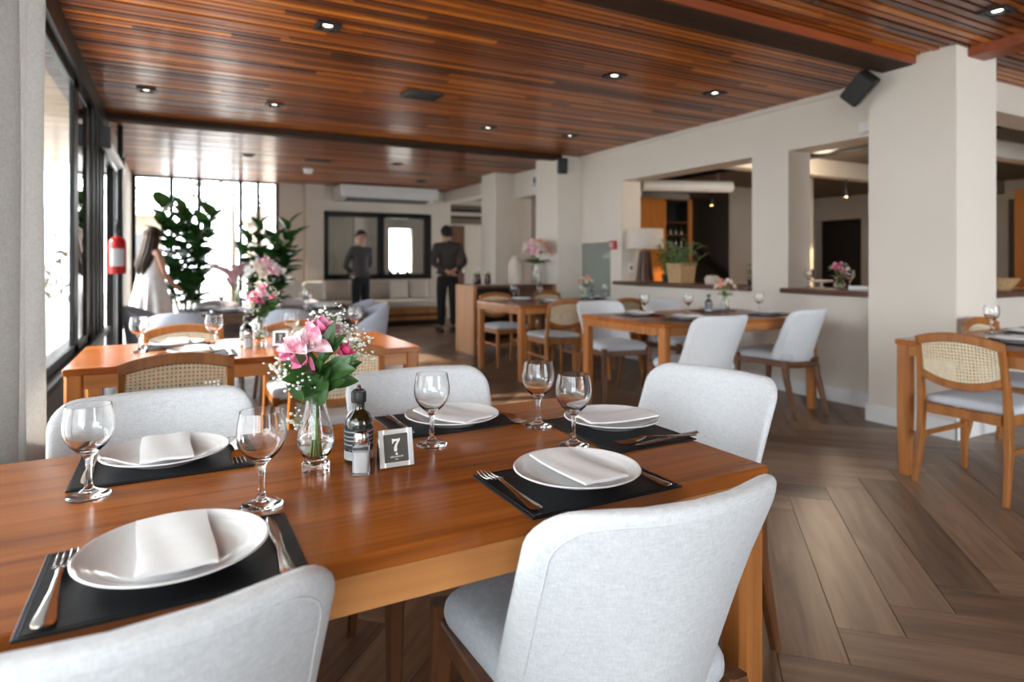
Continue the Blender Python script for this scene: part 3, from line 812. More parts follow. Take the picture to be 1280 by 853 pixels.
def make_napkin():
    m = MB(); nx, ny = 8, 18
    def f(u, v, dz):
        x = -0.0485 + 0.097 * u; y = -0.10 + 0.20 * v
        z = 0.0262 - 0.0055 * max(0, 1 - (y / 0.092) ** 2) + 0.0010 * sin(9 * u + 3 * v)
        return (x + 0.002 * sin(5 * v), y, z + dz)
    top = [[f(i / nx, j / ny, 0.0060 if 0 < i < nx else 0.0042) for i in range(nx + 1)] for j in range(ny + 1)]
    bot = [[f(i / nx, j / ny, 0.0003) for i in range(nx + 1)] for j in range(ny + 1)]
    vs = [p for r_ in top for p in r_] + [p for r_ in bot for p in r_]; w = nx + 1; o = w * (ny + 1); fs = []
    for j in range(ny):
        for i in range(nx):
            a = j * w + i; fs += [(a, a + 1, a + 1 + w, a + w), (o + a, o + a + w, o + a + w + 1, o + a + 1)]
    for j in range(ny):
        for i in (0, nx): a = j * w + i; fs.append((a, a + w, o + a + w, o + a))
    for i in range(nx):
        for j in (0, ny): a = j * w + i; fs.append((a, a + 1, o + a + 1, o + a))
    ob = m.add(vs, fs).build('paper_napkin', M['napkin'], smooth=40); tag(ob, '', 'napkin'); return ob
NAPKIN = Proto(make_napkin())
def make_mat():
    t = thing('placemat', '', 'placemat')
    m = MB().bbox(-0.165, 0.165, -0.122, 0.122, 0.0, 0.0035, 0.0012).build('mat', M['leather'], t)
    st = MB().tube([(-0.158, -0.115, 0.0036), (0.158, -0.115, 0.0036), (0.158, 0.115, 0.0036), (-0.158, 0.115, 0.0036), (-0.158, -0.115, 0.0036)], 0.0009, 4, cap=False).build('stitching', M['leather'], t)
    return t
MAT = Proto(make_mat())
def strip(prof, th):
    """flat cutlery: prof = [(y, half width, z)]"""
    m = MB(); vs = []; fs = []
    for y, w, z in prof: vs += [(-w, y, z), (0, y, z + th), (w, y, z), (0, y, z - th * .4)]
    for i in range(len(prof) - 1):
        for k in range(4): fs.append((i * 4 + k, i * 4 + (k + 1) % 4, i * 4 + 4 + (k + 1) % 4, i * 4 + 4 + k))
    fs += [(0, 1, 2, 3), tuple(range(len(vs) - 4, len(vs)))]
    return m.add(vs, fs)
def make_fork():
    t = thing('fork', '', 'fork')
    strip([(-0.098, 0.004, .003), (-0.095, 0.0095, .003), (-0.085, 0.0115, .003), (-0.06, 0.0085, .004), (-0.02, 0.0045, .007), (0.015, 0.0036, .010), (0.028, 0.0045, .011)], 0.0022).build('handle', M['steel'], t, smooth=60)
    h = MB()
    h.grid(lambda u, v: ((u - .5) * 2 * (0.0045 + 0.0078 * min(1, v * 1.6) ** .7), 0.027 + 0.028 * v, 0.0112 - 0.008 * v - 0.0015 * (1 - (2 * u - 1) ** 2)), 6, 6)
    nb = len(h.v)
    h.grid(lambda u, v: ((u - .5) * 2 * (0.0045 + 0.0078 * min(1, v * 1.6) ** .7), 0.027 + 0.028 * v, 0.0128 - 0.008 * v - 0.0015 * (1 - (2 * u - 1) ** 2)), 6, 6)
    for k in range(4):
        x = -0.0108 + 0.0072 * k
        h.tube([(x, 0.054, 0.0042), (x, 0.07, 0.0018), (x, 0.085, 0.0022), (x * .98, 0.098, 0.0052)], [0.0016, 0.0015, 0.0013, 0.0006], 6)
    h.build('fork_head', M['steel'], t, smooth=60)
    for c_ in t.children:
        for v_ in c_.data.vertices: v_.co = Vector((v_.co.x * 1.12, v_.co.y * 1.13, v_.co.z))
    return t
FORK = Proto(make_fork())
def make_knife():
    t = thing('table_knife', '', 'knife')
    strip([(-0.105, 0.004, .003), (-0.102, 0.0095, .003), (-0.09, 0.011, .003), (-0.06, 0.0085, .0035), (-0.02, 0.0055, .004), (0.0, 0.0065, .004)], 0.0030).build('handle', M['steel'], t, smooth=60)
    strip([(0.0, 0.006, .004), (0.03, 0.0085, .0035), (0.08, 0.0088, .003), (0.10, 0.007, .003), (0.112, 0.002, .003)], 0.0009).build('blade', M['steel'], t, smooth=60)
    return t
KNIFE = Proto(make_knife())
def make_bottle():
    t = thing('oil_bottle', '', 'bottle')
    MB().lathe([(0, .002), (.027, 0), (.030, .003), (.030, .084), (.029, .094), (.022, .106), (.0135, .113), (.0125, .118), (.0125, .136), (0, .136)], 32).build('bottle_body', M['bottle'], t, smooth=50); bb_ = t.children[-1]
    MB().lathe([(.0302, .012), (.0306, .012), (.0306, .030), (.0302, .030)], 32).build('lower_label', M['label'], bb_, smooth=50)
    MB().lathe([(.0302, .034), (.0306, .034), (.0306, .078), (.0302, .078)], 32).build('upper_label', M['label_dark'], bb_, smooth=50)
    for z in (.043, .052, .060, .070):
        MB().lathe([(.0307, z), (.0309, z), (.0309, z + .0028), (.0307, z + .0028)], 32).build('label_line', M['label'], bb_, smooth=50)
    MB().lathe([(.0126, .129), (.0155, .130), (.0160, .134), (.0160, .150), (.0150, .153), (0, .153)], 28).build('cap', M['black_plastic'], t, smooth=40)
    MB().lathe([(.0125, .153), (.0125, .156), (.006, .159), (.0035, .166), (0, .166)], 20).build('pourer', M['glass'], t, smooth=40)
    return t
BOTTLE = Proto(make_bottle())
def make_shaker():
    t = thing('salt_shaker', '', 'shaker')
    q = lambda h, r: [(p[0], p[1]) for p in rrect(h, h, -h, h, r, 3)]
    MB().prism(q(.0165, .004), 0, .060).build('shaker_glass', M['glass'], t, smooth=40)
    MB().prism(q(.0130, .003), .005, .046).build('salt', M['salt'], t, smooth=40)
    MB().lathe([(0, .0605), (.0135, .0605), (.0150, .064), (.0150, .078), (.0125, .084), (0, .0855)], 24).build('cap', M['steel'], t, smooth=40)
    return t
SHAKER = Proto(make_shaker())
def make_sign():
    t = thing('table_number_sign', '', 'sign')
    tl = 0.24; Rm = Matrix.Rotation(-tl, 4, 'X')
    fr = MB(); w, h, b = .037, .078, .0115
    for x0, x1, z0, z1 in ((-w, -w + b, 0, h), (w - b, w, 0, h), (-w + b, w - b, 0, b), (-w + b, w - b, h - b, h)):
        fr.bbox(x0, x1, -.004, .004, z0, z1, .001, Rm)
    fr.build('frame', M['acrylic'], t)
    MB().bbox(-w + b, w - b, -.0028, .002, b, h - b, .0003, Rm).build('insert', M['sign_dark'], t); ins = t.children[-1]
    MB().bbox(-w, w, .0, .004, 0.0, .070, .001, Matrix.Translation((0, .034, 0)) @ Matrix.Rotation(0.24, 4, 'X')).build('back_leg', M['acrylic'], t)
    Z = Rm @ Matrix.Translation((0, -.0031, 0))
    def mark(pl, nm): MB().prism(pl, 0, .0003, Z @ Matrix.Rotation(pi / 2, 4, 'X')).build(nm, M['print'], ins, smooth=0)
    s7 = [(-.0085, .0585), (-.0085, .0480), (-.0065, .0480), (-.0050, .0515), (-.002, .0525), (.0028, .0525), (-.0020, .0462), (-.0048, .0400), (-.0052, .0345), (-.0035, .0315),
          (.0000, .0315), (.0018, .0345), (.0014, .0400), (.0030, .0460), (.0088, .0545), (.0088, .0585), (.0045, .0570), (-.004, .0570)]
    mark(s7, 'numeral')
    mark([(.0026 * cos(k * pi / 8), .0268 + .0026 * sin(k * pi / 8)) for k in range(16)], 'emblem')
    for txt, z, size in (('GRANDCAP', .0195, .0052), ('GRILL', .0148, .0030)):
        cu = bpy.data.curves.new('lettering', 'FONT'); cu.body = txt; cu.size = size; cu.align_x = 'CENTER'; cu.extrude = .00012
        tmp = bpy.data.objects.new('lettering', cu); COL.objects.link(tmp); bpy.context.view_layer.update()
        me_ = bpy.data.meshes.new_from_object(tmp.evaluated_get(bpy.context.evaluated_depsgraph_get())); bpy.data.objects.remove(tmp)
        ob = bpy.data.objects.new('lettering', me_); COL.objects.link(ob); me_.materials.clear(); me_.materials.append(M['print']); ob.parent = ins
        ob.matrix_local = Z @ Matrix.Translation((0, -.0002, z)) @ Matrix.Rotation(pi / 2, 4, 'X')
    return t
SIGN = Proto(make_sign())

# ---- flowers and leaves
def leaf_mesh(m, base, d, up, ln, wd, bend=0.25, nu=4, nv=7, fold=0.25):
    d = Vector(d).normalized(); up = Vector(up); up = (up - d * up.dot(d)).normalized(); sd = d.cross(up)
    def f(u, v):
        x = 2 * u - 1; w = wd * (sin(pi * min(1, v * 0.97 + 0.03) ** 0.85)) ** 0.8 if v < 1 else 0.0
        p = Vector(base) + d * (ln * v) + sd * (x * w * .5) + up * (abs(x) * w * fold - bend * ln * v * v)
        return p
    m.grid(f, nu, nv); return m
def rose(m, c, r, d, petals=9, rng=R):
    d = Vector(d).normalized(); a = Vector((0, 0, 1)) if abs(d.z) < .9 else Vector((1, 0, 0)); u = d.cross(a).normalized(); w = d.cross(u)
    for k in range(petals):
        ring = 0 if k < 3 else 1; th = 2.4 * k + rng.uniform(-.2, .2)
        out = u * cos(th) + w * sin(th); rr = r * (0.42 if ring == 0 else 0.72)
        b = Vector(c) - d * r * .5 + out * rr * .25
        leaf_mesh(m, b, d * (1.0 if ring == 0 else .62) + out * (.28 if ring == 0 else .75), -out, r * 1.45, r * 1.25, -0.12 if ring == 0 else 0.22, 3, 4, 0.22)
    m.lathe([(0, -.35 * r), (.3 * r, -.1 * r), (.28 * r, .25 * r), (0, .4 * r)], 8, c)
def make_vase():
    t = thing('flower_vase', '', 'vase')
    o = [(0, .0), (.026, .0), (.0275, .003), (.0275, .019), (.025, .0225), (.020, .025), (.0205, .028), (.030, .038), (.0365, .053), (.0375, .064), (.034, .085), (.026, .110), (.0205, .135), (.0195, .155), (.0235, .178), (.0285, .190)]
    i = [(.0272, .1902), (.022, .1775), (.0178, .155), (.0188, .135), (.0242, .110), (.0322, .085), (.0357, .064), (.0347, .053), (.028, .040), (.018, .031), (0, .029)]
    MB().lathe(o + i, 40).build('vase_glass', M['glass'], t, smooth=50)
    w = [(0, .0295), (.0178, .0315), (.0277, .0405), (.0344, .0534), (.0353, .064), (.0345, .072), (0, .072)]
    MB().lathe(w, 32).build('water', M['water'], t, smooth=50)
    return t
VASE = Proto(make_vase())
def make_bouquet():
    """alstroemeria with baby's breath; origin at the vase's base"""
    rng = random.Random(3); t = thing('flower_bouquet', '', 'flowers')
    m = MB()
    for k in range(6):
        a = k * 1.05; x, y = .006 * cos(a), .006 * sin(a)
        m.tube([(x * 1.4, y * 1.4, .034), (x * .5, y * .5, .10), (x, y, .17), (x * 3.2, y * 3.2, .235)], .0022, 6)
    m.build('stem', M['stem'], t, smooth=60)
    # leaves: (base), direction, length, width
    lv = [((-.004, -.01, .185), (-.62, -.35, .55), .085, .036), ((.0, -.015, .205), (-.42, -.42, .50), .075, .036), ((.012, -.006, .19), (.70, -.40, .42), .085, .034),
          ((.012, -.008, .225), (.18, -.25, .95), .085, .030), ((.004, -.016, .185), (.05, -.55, .40), .055, .034), ((.01, .004, .185), (.85, -.05, .30), .08, .032),
          ((-.01, .006, .19), (-.8, .3, .35), .07, .03), ((.006, -.012, .172), (.4, -.55, .28), .06, .034), ((-.004, -.012, .172), (-.3, -.6, .05), .055, .034), ((.0, .012, .2), (.1, .8, .5), .07, .03), ((-.01, -.014, .19), (-.75, -.55, .25), .07, .034), ((.014, -.012, .2), (.55, -.6, .5), .08, .036), ((-.002, -.02, .2), (-.15, -.7, .45), .06, .03), ((.02, -.002, .18), (.8, -.35, .1), .065, .034), ((.0, -.02, .205), (-.30, -.62, .25), .075, .040), ((.012, -.016, .20), (.42, -.62, .22), .075, .040)]
    for b, d, ln, w in lv:
        leaf_mesh(MB(), b, d, (-.2, -.8, .5), ln, w, 0.22, 6, 9, .16).build('leaf', M['leaf'], t, smooth=60)
    def vp(r, z, f): return Vector((r * .88 - f * .47, -r * .47 - f * .88, z))
    for (r0, z0, r1, z1, w, f1) in ((.045, .150, -.018, .262, .044, .035), (.022, .142, -.050, .240, .040, .030), (.030, .165, .075, .240, .036, .03), (.030, .225, .040, .312, .028, .015), (.028, .232, .058, .283, .024, .0),
                                    (.036, .180, .082, .226, .034, .02), (.004, .150, .030, .225, .036, .045), (-.018, .150, -.054, .196, .032, .03), (.010, .140, .034, .190, .034, .05), (-.006, .160, -.022, .225, .034, .042)):
        a_, b_ = vp(r0 * .5, z0, .012), vp(r1, z1, f1)
        leaf_mesh(MB(), a_, b_ - a_, (-.47, -.88, .25), (b_ - a_).length, w, 0.15, 6, 9, .14).build('leaf', M['leaf'], t, smooth=60)
    # collar of leaves inside the neck
    for k in range(5):
        a = k * 1.256; leaf_mesh(MB(), (.003 * cos(a), .003 * sin(a), .10), (.12 * cos(a), .12 * sin(a), 1), (-cos(a), -sin(a), 0), .10, .024, 0, 3, 5).build('leaf', M['leaf'], t, smooth=60)
    fl = [((-.040, -.018, .262), .026, (-.5, -.55, .6), 'pale_pink'), ((-.012, -.026, .268), .030, (-.1, -.75, .55), 'pale_pink'), ((.012, .0, .290), .026, (.2, -.3, .9), 'pink'),
          ((-.050, .004, .245), .024, (-.9, -.2, .3), 'pink'), ((.052, -.006, .243), .022, (.75, -.4, .35), 'hot_pink'), ((-.03, -.03, .238), .022, (-.4, -.8, .1), 'pink'), ((.028, .022, .285), .022, (.4, .4, .8), 'pale_pink')]
    for c, r, d, mt in fl:
        o = MB().lathe([(0, -.5 * r), (.22 * r, -.3 * r), (.16 * r, .1 * r), (0, .25 * r)], 8, c).build('flower', M[mt], t, smooth=60)
        dv = Vector(d).normalized(); ax = dv.cross(Vector((0, 0, 1)) if abs(dv.z) < .9 else Vector((1, 0, 0))).normalized(); aw = dv.cross(ax)
        for k in range(7):
            ring = 0 if k < 3 else 1; th = 2.2 * k + rng.uniform(-.2, .2); out = ax * cos(th) + aw * sin(th)
            leaf_mesh(MB(), Vector(c) - dv * r * .45 + out * r * .1, dv * (.95 if ring == 0 else .7) + out * (.35 if ring == 0 else .75), -out, r * 1.6, r * 1.15, .10 if ring == 0 else .3, 4, 6, .22).build('petal', M[mt], o, smooth=60)
        if mt == 'hot_pink': o['label'] = 'hot pink half-open bloom'
    m = MB(); tw = MB()
    sprays = [((-.06, -.01, .21), 14), ((-.075, -.005, .225), 8), ((.02, .03, .305), 22), ((.055, .02, .285), 20), ((.085, .015, .255), 18), ((.07, .03, .27), 14), ((-.035, -.02, .19), 14), ((-.045, -.015, .115), 9), ((.045, .03, .31), 14), ((.095, .0, .24), 8)]
    for c, n in sprays:
        tw.tube([(0, 0, .17), (c[0] * .5, c[1] * .5, .19 + (c[2] - .19) * .4), c], .0006, 4)
        for k in range(n * 3):
            p = (c[0] + rng.gauss(0, .015), c[1] + rng.gauss(0, .013), c[2] + rng.gauss(0, .012)); q = rng.uniform(.0020, .0042)
            m.lathe([(0, -q), (q * .9, -q * .3), (q, q * .4), (0, q)], 6, p)
            if k % 3 == 0: tw.tube([c, p], .0004, 3)
    o = m.build('babys_breath', M['white_petal'], t, smooth=60); o['kind'] = 'stuff'
    o = tw.build('twigs', M['stem'], t, smooth=60); o['kind'] = 'stuff'
    return t
BOUQ = Proto(make_bouquet())

# ------------------------------------------------------------ tables
make_table('orange-brown wooden dining table numbered 7 with five place settings', -0.39, 1.109, 0.92, 1.70)
make_table('wooden dining table by the window wall with cane chairs on both sides', -0.39, 1.115, 3.07, 3.87)
make_table('dark-topped dining table ringed by grey tub chairs near the fig plants', 0.05, 1.55, 5.75, 6.60, 'table_dark', 'leg_dark')
make_table('wooden dining table under the lounge sill with four light upholstered chairs', 2.97, 4.60, 3.33, 4.32)
make_table('square wooden table with a cane chair pushed to its near edge', 3.0, 3.72, 5.42, 6.43)
make_table('dark brown table standing against the green glass panel', 3.74, 4.62, 5.42, 6.35, 'table_dark', 'leg_dark')
make_table('wooden dining table before the large white column with a cane chair at its end', 3.57, 5.30, 1.22, 2.11)

# ------------------------------------------------------------ chairs
G_UP = 'light linen upholstered chairs'
CH_UP.place((0.705, 1.005, 0), radians(-3), 'light linen chair seen from behind, its seat under the front edge of table 7', G_UP)
CH_UP.place((-0.065, 1.02, 0), radians(2), 'light linen chair cut by the bottom frame edge, back of its backrest showing', G_UP)
CH_UP.place((-0.025, 1.715, 0), pi + radians(3), 'light linen chair across table 7, behind the plate beside the curtain', G_UP)
CH_UP.place((0.70, 1.735, 0), pi + radians(-2), 'light linen chair across table 7, behind the flower vase and oil bottle', G_UP)
CH_UP.place((1.325, 1.478, 0), radians(101), 'light linen chair at the short end of table 7, facing the table', G_UP)
CH_UP.place((3.27, 3.32, 0), radians(-3), 'light linen chair seen from behind at the table under the sill, its left corner', G_UP)
CH_UP.place((4.26, 3.42, 0), radians(6), 'light linen chair seen from behind, closest to the big column and baseboard', G_UP)
CH_UP.place((3.42, 4.50, 0), pi + radians(-8), 'light linen chair facing out behind the table under the sill, seat visible', G_UP)
CH_UP.place((4.18, 4.50, 0), pi, 'light linen chair mostly hidden behind the bottle on the table under the sill', G_UP)

G_CA = 'cane-backed wooden chairs'
CH_CANE.place((0.005, 3.13, 0), radians(3), 'cane-backed chair seen from behind, above the upholstered chair by the curtain', G_CA)
CH_CANE.place((0.66, 3.13, 0), 0, 'cane-backed chair seen from behind, partly hidden by the pink flowers', G_CA)
CH_CANE.place((0.06, 3.86, 0), pi, 'cane-backed chair facing out behind the white plate on the window-side table', G_CA)
CH_CANE.place((0.70, 3.86, 0), pi, 'cane-backed chair facing out behind the small number card', G_CA)
CH_CANE.place((3.79, 1.765, 0), radians(-90), 'cane-backed chair at the end of the table before the big column', G_CA)
CH_CANE.place((4.66, 1.93, 0), pi, 'cane-backed chair cut by the frame edge on the far side of the column table', G_CA)
CH_CANE.place((3.42, 5.46, 0), radians(-4), 'cane-backed chair seen from behind at the square table, grey seat showing', G_CA)
CH_CANE.place((3.40, 6.50, 0), pi, 'cane-backed chair facing out between the square table and sideboard', G_CA)
CH_CANE.place((4.07, 5.38, 0), 0, 'cane-backed chair with only its wooden top rail above a linen chair', G_CA)
CH_CANE.place((4.18, 6.60, 0), pi, 'cane-backed chair facing out behind the dark table by the glass panel', G_CA)

G_TU = 'grey tub chairs around the dark table'
CH_TUB.place((0.02, 5.66, 0), radians(0), 'grey tub chair seen from behind above the cane chair next to the window', G_TU)
CH_TUB.place((0.82, 5.66, 0), radians(0), 'grey tub chair seen from behind, over the number card of the second table', G_TU)
CH_TUB.place((1.53, 5.91, 0), radians(86), 'blue-grey tub chair at the dark table end, nearer of the two side by side', G_TU)
CH_TUB.place((1.55, 6.45, 0), radians(92), 'blue-grey tub chair at the dark table end, the one before the black-trousered waiter', G_TU)
CH_TUB.place((-0.10, 6.42, 0), radians(-100), 'grey tub chair beside the woman in the white dress, at the table end', G_TU)
CH_TUBM.place((0.40, 6.80, 0), pi, 'mauve-grey tub chair facing out in front of the larger fig plant', 'mauve tub chairs')
CH_TUBM.place((1.20, 6.82, 0), pi, 'mauve-grey tub chair facing out below the bench cushions beside the smaller fig plant', 'mauve tub chairs')

# ------------------------------------------------------------ place settings
def setting(c, rz, lab, plate=True, gob=(0.13, 0.185), nap=(0.0, 0.0, 0.0), fork=(-0.137, 0.0, 0.0), knife=(0.137, -0.01, 0.0), mat=True, goblet=True, napkin=True, short=None, plate_off=(0, 0.012)):
    def w(x, y, z=ZT):
        return (c[0] + x * cos(rz) - y * sin(rz), c[1] + x * sin(rz) + y * cos(rz), z)
    top = ZT
    if mat: MAT.place(w(0, 0), rz, 'black leather placemat under the %s' % lab, 'black placemats'); top = ZT + 0.0037
    if plate: PLATE.place(w(plate_off[0], plate_off[1], top), rz, 'white dinner plate, the %s' % lab, 'white dinner plates')
    if napkin: NAPKIN.place(w(plate_off[0] + nap[0], plate_off[1] + nap[1], top), rz + nap[2], 'folded white paper napkin on the %s' % lab, 'folded paper napkins')
    if fork: FORK.place(w(fork[0], fork[1], top + .0002), rz + fork[2], 'silver fork beside the %s' % lab, 'silver forks')
    if knife: KNIFE.place(w(knife[0], knife[1], top + .0002), rz + knife[2], 'silver table knife beside the %s' % lab, 'silver table knives')
    if goblet: GOBLET.place(w(gob[0], gob[1]), rz, 'clear stemmed goblet next to the %s' % lab, 'clear stemmed goblets')
hp_ = pi / 2
setting((0.003, 1.012), 0.0, 'plate nearest the bottom left of table 7', gob=(0.135, 0.178), nap=(0.0, 0.0, 0.02))
setting((-0.012, 1.550), pi, 'plate by the curtain-side chair of table 7', gob=(0.124, 0.160), nap=(0.0, 0.005, 0.0), plate_off=(0.0, -0.006))
setting((0.652, 1.592), pi, 'plate behind the number 7 sign on table 7', gob=(0.116, 0.195), nap=(0.01, 0.02, 0.35), plate_off=(-0.005, 0.03), fork=(-0.150, 0.03, 0.15), knife=(0.128, -0.01, 0.0))
setting((0.994, 1.300), hp_, 'plate at the short end of table 7', gob=(0.124, 0.152), nap=(-0.015, 0.0, -0.10), plate_off=(0.035, -0.02), fork=(-0.128, -0.03, -0.14), knife=(-0.139, -0.055, 0.10))
setting((0.692, 1.030), 0.0, 'plate over the front chair of table 7', gob=(0.133, 0.203), nap=(-0.003, -0.005, 0.0), plate_off=(0.010, 0.008), fork=(-0.140, 0.013, 0.0))
setting((0.02, 3.64), pi, 'far left plate on the window-side table', gob=(0.16, 0.15))
setting((0.10, 3.27), 0.0, 'near left plate on the window-side table', gob=(0.08, 0.18))
setting((0.70, 3.64), pi, 'plate behind the number card on the window-side table', gob=(0.15, 0.16))
setting((0.72, 3.27), 0.0, 'plate hidden by flowers on the window-side table', gob=(0.22, 0.42))
setting((0.30, 6.33), pi, 'far left plate on the dark table', gob=(-0.10, -0.15))
setting((0.42, 5.98), 0.0, 'near left plate on the dark table', gob=(0.16, 0.30))
setting((1.28, 6.35), pi, 'far right plate on the dark table', gob=(0.14, 0.12))
setting((1.24, 5.98), 0.0, 'near right plate on the dark table', gob=(-0.14, 0.2))
setting((3.33, 4.02), pi, 'far left plate on the table under the sill', gob=(-0.10, -0.06))
setting((3.42, 3.56), 0.0, 'near left plate on the table under the sill', gob=(0.34, 0.36))
setting((4.28, 3.56), 0.0, 'near right plate on the table under the sill', gob=(0.16, 0.22))
setting((4.22, 4.10), pi, 'far right plate on the table under the sill', goblet=False)
setting((3.45, 6.22), pi, 'far plate on the square table', gob=(0.0, -0.17))
setting((3.56, 5.66), 0.0, 'near plate on the square table', gob=(0.05, 0.42))
setting((4.35, 6.15), pi, 'far plate on the dark table by the glass panel', gob=(-0.22, 0.0))
setting((4.35, 5.64), 0.0, 'near plate on the dark table by the glass panel', gob=(-0.24, 0.32))
setting((4.48, 1.86), pi, 'far plate on the table before the big column', gob=(0.11, -0.14))
setting((3.95, 1.70), radians(-90), 'end plate on the table before the big column', gob=(-0.25, 0.35), goblet=False)

VASE.place((0.259, 1.335, ZT), 0, 'clear glass bud vase with water beside the oil bottle on table 7')
BOUQ.place((0.259, 1.335, ZT + .0005), 0, 'pink alstroemeria bouquet with white babys breath on table 7')
BOTTLE.place((0.352, 1.352, ZT), 0.3, 'dark olive oil bottle behind the salt shaker on table 7', 'oil bottles')
SHAKER.place((0.338, 1.278, ZT), -0.35, 'square glass salt shaker in front of the oil bottle on table 7', 'salt shakers')
SIGN.place((0.415, 1.283, ZT), -0.03, 'silver framed table number sign reading 7', 'table number signs')

BOTTLE.place((0.332, 3.494, ZT), 0, 'dark oil bottle with a white label on the window-side table', 'oil bottles')
SHAKER.place((0.33, 3.42, ZT), 0.2, 'small salt shaker before the oil bottle on the window-side table', 'salt shakers')
SIGN.place((0.487, 3.43, ZT), -0.3, 'small silver number card on the window-side table', 'table number signs')
VASE.place((0.405, 3.53, ZT), 0, 'glass bud vase beside the bottle on the window-side table')
BOUQ.place((0.405, 3.53, ZT + .0005), 0.5, 'pink and white bouquet with babys breath on the window-side table')
BOTTLE.place((4.05, 3.98, ZT), 0, 'dark oil bottle on the table under the lounge sill', 'oil bottles')
BOTTLE.place((4.28, 6.02, ZT), 0, 'dark oil bottle on the dark table by the glass panel', 'oil bottles')

def bloom_vase(loc, h, r, label_v, label_b, blooms, spread, mats, green='leaf', glassmat='glass', leaves=7, seed=1, base=0.0):
    """a simple bellied vase and a round bunch standing in it"""
    rng = random.Random(seed)
    o = [(0, 0), (r * .8, 0), (r, h * .25), (r * .95, h * .5), (r * .6, h * .82), (r * .85, h)]; i = [(r * .80, h), (r * .55, h * .82), (r * .9, h * .5), (r * .94, h * .25), (r * .72, h * .04), (0, h * .04)]
    v = MB().lathe(o + i, 28).build('flower_vase', M[glassmat], loc=loc, smooth=50); tag(v, label_v, 'vase')
    t = thing('flower_bouquet', label_b, 'flowers', (loc[0], loc[1], loc[2] + h * .05 + .001))
    m = MB()
    for k in range(5):
        a = k * 1.3; m.tube([(.2 * r * cos(a), .2 * r * sin(a), 0), (.3 * r * cos(a), .3 * r * sin(a), h * .8), (spread * .5 * cos(a), spread * .5 * sin(a), h + spread * .8)], max(.002, r * .05), 5)
    m.build('stem', M['stem'], t, smooth=60)
    for k in range(leaves):
        a = k * 2.4; leaf_mesh(MB(), (.3 * r * cos(a), .3 * r * sin(a), h * .85), (cos(a), sin(a), rng.uniform(.2, .9)), (0, 0, 1), spread * rng.uniform(.8, 1.2), spread * .38, .25, 3, 5).build('leaf', M[green], t, smooth=60)
    for k in range(blooms):
        a = 2.4 * k; q = sqrt((k + .5) / blooms); z = h + spread * (1.35 - .75 * q * q) + rng.uniform(-.1, .1) * spread
        c = (spread * q * cos(a), spread * q * sin(a), z); m = MB()
        rose(m, c, spread * rng.uniform(.26, .36), (q * cos(a), q * sin(a), 1 - .5 * q), 7, rng); m.build('flower', M[mats[k % len(mats)]], t, smooth=60)
    return v, t
bloom_vase((4.26, 3.99, ZT), .15, .035, 'glass vase of peach flowers on the table under the sill', 'cream and peach roses above the table under the lounge sill', 7, .085, ['cream_petal', 'peach', 'cream_petal'], seed=4)
bloom_vase((4.32, 6.2, ZT), .14, .032, 'small glass vase on the dark table by the glass panel', 'small peach flowers with dark leaves before the glass panel', 8, .085, ['peach', 'cream_petal'], seed=5)
bloom_vase((0.74, 6.25, ZT), .20, .04, 'glass vase in the middle of the dark table', 'large white and pink bouquet on the dark table', 16, .17, ['white_petal', 'white_petal', 'pale_pink', 'cream_petal'], seed=6, leaves=12)
bloom_vase((4.36, 7.42, .8905), .30, .07, 'tall green glass vase on the sideboard', 'large pale pink rose bouquet on the sideboard by the column', 22, .19, ['pale_pink', 'cream_petal', 'peach', 'cream_petal'], seed=8, leaves=12)

# ------------------------------------------------------------ sideboard and what stands on it
sb = thing('sideboard', 'open-fronted wooden sideboard with a broad end panel beside the standing waiter', 'sideboard', (3.34, 7.25, 0))
MB().bbox(0, .05, 0, .57, 0, .885, .003).build('end_panel', M['shelf_wood'], sb)
MB().bbox(1.18, 1.225, 0, .57, 0, .885, .003).build('end_panel', M['shelf_wood'], sb)
MB().bbox(.05, 1.18, .0, .57, .845, .885, .003).build('top', M['sill_wood'], sb)
MB().bbox(.05, 1.18, .02, .55, .58, .61, .003).build('shelf', M['shelf_wood'], sb)
MB().bbox(.05, 1.18, .02, .55, .10, .13, .003).build('shelf', M['shelf_wood'], sb)
MB().bbox(.05, 1.18, .545, .565, .10, .845, .003).build('back_panel', M['black_plastic'], sb)
v = MB().lathe([(0, 0), (.085, 0), (.10, .03), (.112, .20), (.108, .26), (.075, .33), (.05, .355), (.058, .375), (.050, .375), (.04, .355), (0, .34)], 32).build('ceramic_vase', M['ceramic'], loc=(4.17, 7.66, .8855), smooth=50)
tag(v, 'tall beige ceramic vase beside the rose bouquet on the sideboard', 'vase')
tag(MB().bbox(.0, .20, .0, .06, 0, .13, .004).build('menu_holder', M['table_dark'], loc=(3.50, 6.355, .7505)), 'dark brown menu holder standing at the far edge of the square table', 'menu holder')
tag(MB().bbox(.0, .95, .10, .50, 0, .003, .001).build('table_runner', M['napkin'], loc=(3.42, 7.25, .8853)), 'pale cloth runner on the sideboard top', 'runner')
for k, (x, y) in enumerate(((3.45, 7.42), (3.54, 7.52), (3.62, 7.42), (3.70, 7.55))):
    where = ('nearest the waiter', 'second from the waiter', 'third from the waiter', 'closest to the column')[k]
    bloom_vase((x, y, .8887), .13, .034, 'dark red glass vase %s on the sideboard end' % where, 'little white and pink posy in the dark red vase %s' % where, 5, .045, ['white_petal', 'pale_pink'], glassmat='dark_red', leaves=3, seed=20 + k)
# cup and saucer on the lower shelf
cu = thing('cup', 'cream cup on a saucer on the sideboard shelf', 'cup', (3.75, 7.4, .6105))
MB().lathe([(0, .002), (.03, 0), (.07, .012), (.068, .015), (.03, .006), (0, .006)], 24).build('saucer', M['ceramic'], cu)
MB().lathe([(0, .007), (.025, .007), (.04, .04), (.042, .075), (.039, .075), (.036, .04), (0, .012)], 24).build('cup_bowl', M['ceramic'], cu)

